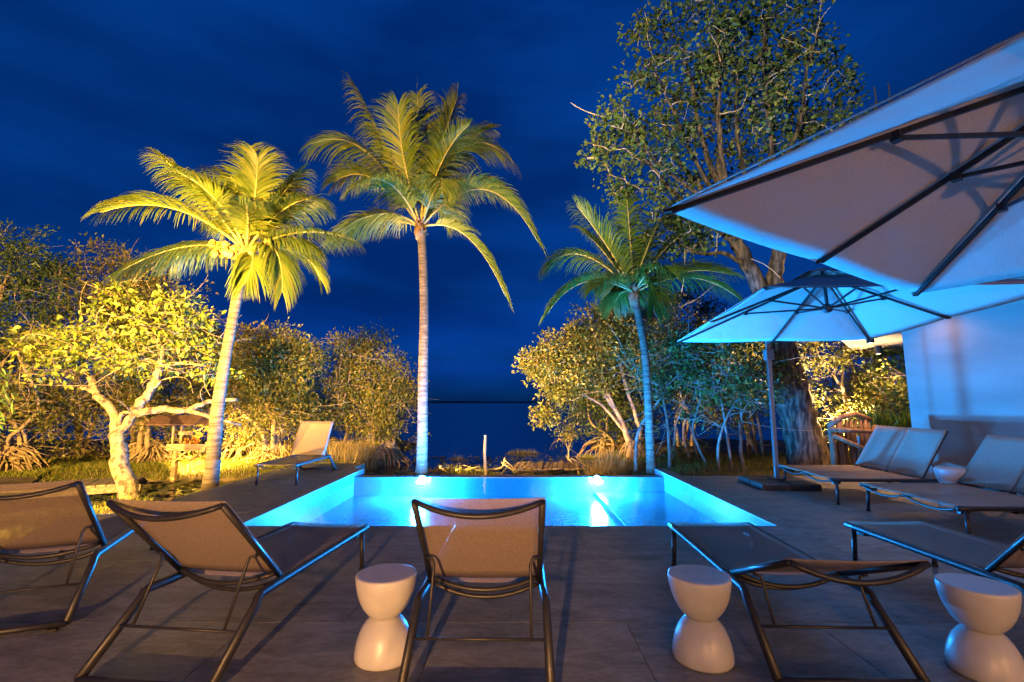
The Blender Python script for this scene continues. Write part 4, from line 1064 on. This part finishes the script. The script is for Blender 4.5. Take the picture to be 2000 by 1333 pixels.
b = MB(); b.lathe([(0.06,0.0),(0.10,0.05),(0.11,0.09),(0.10,0.09)], 16); b.build('bowl', M['wood'], t2, True)
rng = np.random.default_rng(14); N = 90
pos = np.stack([rng.normal(0,0.09,N), rng.normal(0,0.06,N), rng.uniform(0.07,0.24,N)], 1)
leaf_mesh('petals', pos, norm(rng.normal(size=(N,3))+np.array((0,0,0.6))), norm(rng.normal(size=(N,3))), rng.uniform(0.05,0.09,N), np.full(N,0.045), M['flower'], t2, True)

# ------------------------------------------------------------------ rustic fence and planter by the house
t = thing('rustic_fence', 'rustic driftwood fence beside the big trunk', 'fence', (6.72,9.55,0.0))
rng = np.random.default_rng(15)
for x in (-0.42, 0.46):
    b = MB(); b.tube([(x,0,-0.3),(x+0.02,0,0.4),(x,0,0.88 if x < 0 else 0.95)], [0.06,0.055,0.05], 9, 0.07, rng); b.build('post', M['red_wood'], t, True)
b = MB(); b.tube([(-0.50,-0.03,0.86),(0.1,-0.05,0.84),(0.95,-0.03,0.78)], [0.045,0.042,0.04], 9, 0.06, rng); b.build('rail', M['red_wood'], t, True)
b = MB(); b.tube([(-0.42,-0.07,0.74),(0.1,-0.07,0.52),(0.62,-0.07,0.28)], [0.04,0.038,0.035], 9, 0.06, rng); b.build('brace', M['red_wood'], t, True)
b = MB(); b.tube([(-0.42,0.06,0.93),(-0.15,0.06,1.10),(0.15,0.06,1.16),(0.42,0.06,1.05)], [0.05,0.055,0.05,0.045], 9, 0.08, rng); b.build('top_branch', M['red_wood'], t, True)
for i in range(9):
    x = -0.34+i*0.09
    b = MB(); b.tube([(x+rng.normal(0,0.01),0.06,-0.05),(x+rng.normal(0,0.02),0.06+rng.normal(0,0.02),0.35),(x+rng.normal(0,0.02),0.06,0.75),(x+rng.normal(0,0.015),0.06,1.06)], np.array((0.045,0.04,0.04,0.032))*rng.uniform(0.85,1.25), 8, 0.1, rng); b.build('stick', M['red_wood'], t, True)
for i in range(5):
    x = 0.05+i*0.11
    b = MB(); b.sphere((x,-0.02,0.10+0.07*(i%2)), 0.085, 9, 6, (1,0.2,0.5), 1.3); b.build('stone', M['red_wood'], t, True)
t = thing('planter', 'white planter box with tall grass by the house wall edge', 'planter', (7.75,9.85,0.0))
b = MB(); b.box(-0.62,0.75,-0.3,0.3,-0.3,0.70); b.build('box', M['wall'], t)
rng = np.random.default_rng(16); N = 420
pos = np.stack([rng.uniform(-0.6,0.72,N), rng.uniform(-0.27,0.27,N), np.full(N,0.68)], 1)
d = norm(rng.normal(0,0.28,(N,3))*np.array((1,1,0))+np.array((0,0,1)))
leaf_mesh('tall_grass', pos, d, norm(rng.normal(size=(N,3))*np.array((1,1,0.1))), rng.uniform(0.25,0.62,N), np.full(N,0.022), M['palm_leaf_young'], t, True, 0.1, 0.15)

# ------------------------------------------------------------------ sun loungers
def bow(p, q, off, n=13):
    p = np.array(p, float); q = np.array(q, float); off = np.array(off, float)
    return np.array([p+(q-p)*u + off*4*u*(1-u) for u in np.linspace(0,1,n)])
def sheet(b, c00, c10, c01, c11, sag, nu=9, nv=9, th=0.004):
    """slung cloth between two side tubes, with real thickness"""
    c00, c10, c01, c11, sag = (np.array(q, float) for q in (c00, c10, c01, c11, sag))
    n = norm(np.cross(c10-c00, c01-c00)); top = []; bot = []
    for j in range(nv):
        v = j/(nv-1)
        for i in range(nu):
            u = i/(nu-1)
            p = (c00*(1-u)+c10*u)*(1-v)+(c01*(1-u)+c11*u)*v + sag*4*u*(1-u)*(0.25+0.75*math.sin(PI*min(1,max(0,0.1+v*0.8))))
            top.append(p+n*th/2); bot.append(p-n*th/2)
    f = []; N = nu*nv
    for j in range(nv-1):
        for i in range(nu-1):
            a = j*nu+i
            f.append((a,a+1,a+nu+1,a+nu)); f.append((N+a,N+a+nu,N+a+nu+1,N+a+1))
    rim = [i for i in range(nu)] + [j*nu+nu-1 for j in range(1,nv)] + [(nv-1)*nu+i for i in range(nu-2,-1,-1)] + [j*nu for j in range(nv-2,0,-1)]
    for k in range(len(rim)):
        a, c = rim[k], rim[(k+1)%len(rim)]
        f.append((a, N+a, N+c, c))
    b.add(top+bot, f)

def lounger(label, x, y, head, back, W=0.68, beds=1, LB=1.22, hz=0.33, name='sun_lounger', group='single sun loungers', bl=0.77):
    t = thing(name, label, 'sun lounger', (x,y,0), R(head), group)
    h = W/2; th = R(back); FR = M['frame']; ct, st = math.cos(th), math.sin(th)
    bd = np.array((0,-ct,st)); bn = np.array((0,-st,-ct))          # along the backrest; towards its rear
    def P(b, n, m=FR, sm=True, par=t): return b.build(n, m, par, sm)
    for s in (-1, 1):
        b = MB(); c = [(s*h,LB,hz),(s*h,LB-0.12,hz),(s*h,0.4,hz),(s*h*1.0,-0.10,hz),(s*h*1.02,-0.235,hz+0.004),(s*h*1.025,-0.262,hz-0.006),(s*h*1.03,-0.285,hz-0.04),(s*h*1.04,-0.60,0.035)]
        b.tube(c, 0.023, 10, sq=1.15); P(b, 'side_rail')
        b = MB(); b.tube([(s*h*0.99,LB-0.09,hz-0.015),(s*h*1.01,LB-0.08,0.012)], [0.020,0.019], 10); P(b, 'front_leg')
        b = MB(); b.lathe([(0.024,0),(0.024,0.02),(0.02,0.022)], 12, (s*h*1.01,LB-0.08,0.0)); P(b, 'foot_cap', M['rubber'])
        b = MB(); b.box(s*h*0.86-0.025,s*h*0.86+0.025,-0.63,-0.58,0.0,0.016); P(b, 'foot_cap', M['rubber'], False)
        b = MB(); b.box(s*(h-0.055)-0.02, s*(h-0.055)+0.02, LB-0.16, LB-0.06, hz-0.06, hz-0.03); P(b, 'leg_bracket', FR, False)
    b = MB(); b.tube([(-h*1.04,-0.603,0.036),(h*1.04,-0.603,0.036)], 0.020, 10); P(b, 'rear_crossbar')
    b = MB(); b.tube([(-h*1.03,-0.41,0.205),(h*1.03,-0.41,0.205)], 0.008, 8); P(b, 'prop_rod')
    w = W/beds
    for k in range(beds):
        x0, x1 = -h+k*w, -h+(k+1)*w
        e = 0.006 if beds > 1 else 0.0
        if beds > 1 and k == 0:
            b = MB(); b.tube([(x1,LB,hz-0.004),(x1,-0.02,hz-0.004)], 0.020, 8); P(b, 'centre_rail')
        b = MB(); sheet(b, (x0+e,-0.02,hz+0.021), (x1-e,-0.02,hz+0.021), (x0+e,LB+0.012,hz+0.021), (x1-e,LB+0.012,hz+0.021), (0,0,-0.022)); P(b, 'seat_sling', M['sling'])
        b = MB(); b.tube(bow((x0+0.02,LB-0.01,hz-0.005),(x1-0.02,LB-0.01,hz-0.005),(0,-0.02,-0.058)), 0.014, 8); P(b, 'foot_bar')
        b = MB(); b.tube(bow((x0+0.02,0.03,hz-0.01),(x1-0.02,0.03,hz-0.01),(0,-0.02,-0.072)), 0.014, 8); P(b, 'seat_bar')
        pv = np.array((0,-0.01,hz+0.012)); tp = pv + bd*bl
        for xx, nme in ((x0+0.018,'backrest_rail'),(x1-0.018,'backrest_rail')):
            b = MB(); b.tube([pv+(xx,0,0), tp+(xx,0,0)], 0.017, 10); P(b, nme)
        b = MB(); b.tube(bow(tp+(x0+0.018,0,0), tp+(x1-0.018,0,0), bn*0.085), 0.0145, 8); P(b, 'headrest_bar')
        b = MB(); b.tube(bow(pv+(x0+0.03,0,0)+bd*0.05, pv+(x1-0.03,0,0)+bd*0.05, bn*0.075), 0.0145, 8); P(b, 'back_lower_bar')
        q = -bn*0.016
        b = MB(); sheet(b, pv+(x0+0.004,0,0)+q+bd*0.03, pv+(x1-0.004,0,0)+q+bd*0.03, tp+(x0+0.004,0,0)+q+bd*0.012, tp+(x1-0.004,0,0)+q+bd*0.012, bn*0.018); P(b, 'backrest_sling', M['sling'])
        for xx in (x0+0.075, x1-0.075):
            a = pv+bd*0.30+bn*0.02; sgn = -1 if xx < (x0+x1)/2 else 1
            bt = np.array((xx,-0.41,0.205))
            b = MB(); b.tube([a+(xx+sgn*0.05,0,0), a+(xx+sgn*0.012,0,0)+bn*0.012, a+(xx,0,0)+bn*0.02+(0,0,-0.02), bt], 0.0085, 8); P(b, 'prop_strut')
    return t
lounger('leftmost grey mesh lounger, cut off by the picture edge', -3.33, 3.59, 22, 44)
lounger('mesh lounger left of the pool stools, backrest glowing orange brown', -1.73, 3.11, -6.5, 44)
lounger('centre mesh lounger facing straight at the pool', -0.16, 3.0, -1.0, 47)
lounger('mesh lounger with its backrest nearly flat between two white stools', 1.69, 3.13, -2.0, 22)
lounger('mesh lounger at the right edge, bed pointing at the pool', 3.30, 3.16, 0.5, 46)
lounger('lone mesh lounger at the far left corner of the pool', -3.99, 9.46, 179, 58, LB=1.20)
lounger('far double mesh lounger beside the umbrella base', 5.66, 7.42, 87, 58, 1.40, 2, name='double_lounger', group='double loungers')
lounger('near double mesh lounger in front of the house wall', 5.74, 5.66, 88.5, 53, 1.40, 2, name='double_lounger', group='double loungers')

# ------------------------------------------------------------------ hourglass stools
def stool(label, x, y, k=1.0):
    t = thing('hourglass_stool', label, 'stool', (x,y,0), 0, 'white hourglass stools')
    lo = [(0.140,0.0),(0.155,0.004),(0.160,0.016),(0.159,0.045),(0.152,0.085),(0.140,0.125),(0.122,0.165),(0.100,0.195),(0.082,0.212),(0.076,0.219)]
    up = [(0.074,0.2195),(0.083,0.226),(0.100,0.240),(0.122,0.268),(0.141,0.305),(0.155,0.345),(0.164,0.390),(0.168,0.430),(0.166,0.438),(0.161,0.440)]
    b = MB(); b.lathe([(r*k,z*k) for r, z in lo], 48); b.build('base', M['stool'], t, True)
    b = MB(); b.lathe([(r*k,z*k) for r, z in up], 48); b.build('bowl', M['stool'], t, True)
    b = MB(); b.lathe([(0.158*k,0.4402*k),(0.157*k,0.4415*k)], 48); b.build('seat_disc', M['stool'], t)
stool('white hourglass stool between the orange lit lounger and centre lounger', -0.71, 2.84)
stool('white hourglass stool left of the flat backed lounger', 1.05, 2.82)
stool('white hourglass stool nearest the right picture edge', 2.47, 2.68)
stool('white round stool between the two double loungers', 5.88, 6.52, 1.18)

# ------------------------------------------------------------------ cantilever umbrellas
def umbrella(label, cx, cyy, rot, half, ze, za, mast_dir, mast_off, tilt=(0,0), group='cantilever umbrellas'):
    t = thing('cantilever_umbrella', label, 'umbrella', (cx,cyy,0), R(rot), group)
    ap = np.array((0,0,za)); FR = M['frame']
    corners = [np.array((-half,half,ze)),np.array((half,half,ze)),np.array((half,-half,ze)),np.array((-half,-half,ze))]
    for k in range(4):
        a, c = corners[k], corners[(k+1)%4]; m_ = (a+c)/2
        b = MB(); rows = 12; cols = 14; V = []; F = []
        for j in range(rows+1):
            v = 0.11 + 0.89*j/rows
            for i in range(cols+1):
                u = i/cols; e = a*(1-u)+c*u
                p = ap*(1-v)+e*v
                uu = (u*2)%1.0 if u < 1 else 0.0
                p = p + np.array((0,0,-0.035*4*uu*(1-uu)*v*(1-0.45*v)))
                V.append(p)
        n = len(V); V2 = [p+np.array((0,0,0.003)) for p in V]
        for j in range(rows):
            for i in range(cols):
                q = j*(cols+1)+i
                F.append((q,q+1,q+cols+2,q+cols+1)); F.append((n+q,n+q+cols+1,n+q+cols+2,n+q+1))
        for i in range(cols):
            q = rows*(cols+1)+i; F.append((q,q+1,n+q+1,n+q)); q = i; F.append((q,n+q,n+q+1,q+1))
        b.add(V+V2, F); po = b.build('canopy_panel', M['canopy'], t, True)
        hm = MB(); hm.tube([a+np.array((0,0,0.0015)), m_+np.array((0,0,0.0015)), c+np.array((0,0,0.0015))], 0.0055, 6); hm.build('hem', M['canopy'], po, True)
    b = MB(); q = 0.30*half
    dz = (za-ze)*0.30
    vv = [(0,0,za+0.085)]+[(sx*q,sy*q,za-dz*0.86+0.05) for sx, sy in ((-1,1),(1,1),(1,-1),(-1,-1))]
    vv2 = [(p[0],p[1],p[2]+0.004) for p in vv]
    b.add(vv+vv2, [(0,2,1),(0,3,2),(0,4,3),(0,1,4),(5,6,7),(5,7,8),(5,8,9),(5,9,6),(1,2,7,6),(2,3,8,7),(3,4,9,8),(4,1,6,9)])
    b.build('vent_cap', M['canopy'], t)
    ends = corners + [(corners[k]+corners[(k+1)%4])/2 for k in range(4)]
    hub = np.array((0,0,za-0.02)); run = np.array((0,0,za-0.46))
    for k, e in enumerate(ends):
        d = norm(e-hub); dn = np.array((0,0,-0.022))
        b = MB(); b.beam(hub+dn+d*0.05, e+dn-d*0.03, 0.018, 0.028); rib = b.build('rib', FR, t)
        b = MB(); p = hub+(e-hub)*0.94+dn; b.beam(p+(0,0,-0.002), e+dn*0.4+d*0.005, 0.026, 0.020); b.build('rib_tip', FR, rib)
        s = hub+(e-hub)*0.48+dn*2
        b = MB(); b.beam(run+d*np.array((1,1,0))*0.05, s, 0.014, 0.022); st = b.build('strut', FR, t)
        b = MB(); b.box(s[0]-0.022,s[0]+0.022,s[1]-0.022,s[1]+0.022,s[2]-0.02,s[2]+0.03); b.build('strut_bracket', FR, rib)
    b = MB(); b.tube([(0,0,za-0.50),(0,0,za+0.05)], 0.022, 12); b.build('hub_post', FR, t, True)
    b = MB(); b.lathe([(0.03,za-0.52),(0.06,za-0.50),(0.06,za-0.43),(0.03,za-0.41)], 16); b.build('runner_hub', FR, t, True)
    b = MB(); b.lathe([(0.03,za-0.10),(0.06,za-0.08),(0.06,za-0.02),(0.03,za-0.005)], 16); b.build('top_hub', FR, t, True)
    tm_ = Matrix.Translation((0,0,ze)) @ Matrix.Rotation(R(tilt[1]),4,'Y') @ Matrix.Rotation(R(tilt[0]),4,'X') @ Matrix.Translation((0,0,-ze))
    for ch in list(t.children_recursive): ch.data.transform(tm_)
    md = np.array((*mast_dir,0.0)); mo = md*mast_off
    mt = mo + np.array((0,0,ze+0.02))
    b = MB(); b.beam(mo+np.array((0,0,0.10)), mt, 0.058, 0.075, md); mast = b.build('mast', M['mast'], t)
    for sg in (-1, 1):
        b = MB(); sv = np.array((-md[1],md[0],0))*0.0300*sg; b.beam(mo+sv+np.array((0,0,0.3)), mo+sv+np.array((0,0,ze-0.3)), 0.006, 0.03, md); b.build('mast_groove', M['rubber'], mast)
    b = MB(); b.box(mo[0]-0.06,mo[0]+0.06,mo[1]-0.07,mo[1]+0.07,ze-0.34,ze-0.16); b.build('crank_housing', M['mast'], t)
    b = MB(); b.beam(mo+np.array((0,0,ze-0.02)), np.array((0,0,za-0.14))+md*0.1, 0.05, 0.06); b.build('arm', M['mast'], t)
    b = MB(); b.sphere(mt+(0,0,0.0), 0.062, 12, 8); b.build('tilt_joint', M['mast'], t, True)
    for sx in (-1, 1):
        for sy in (-1, 1):
            b = MB(); cx0, cy0 = mo[0]+0.235*sx, mo[1]+0.235*sy
            b.box(cx0-0.225,cx0+0.225,cy0-0.225,cy0+0.225,0.0,0.105,0.02); b.build('base_weight', M['lamp_black'], t)
    b = MB(); b.box(mo[0]-0.10,mo[0]+0.10,mo[1]-0.10,mo[1]+0.10,0.1055,0.125); b.build('base_plate', FR, t)
    return t
umbrella('near cantilever umbrella filling the top right corner', 2.88, 1.93, 29.9, 1.50, 2.43, 3.04, (1,0), 1.72, (-2.1,2.4))
umbrella('far cantilever umbrella glowing cyan over the double loungers', 4.09, 6.06, -2.8, 1.50, 2.46, 3.07, (0.12,0.993), 2.22, (-3.3,-0.4))
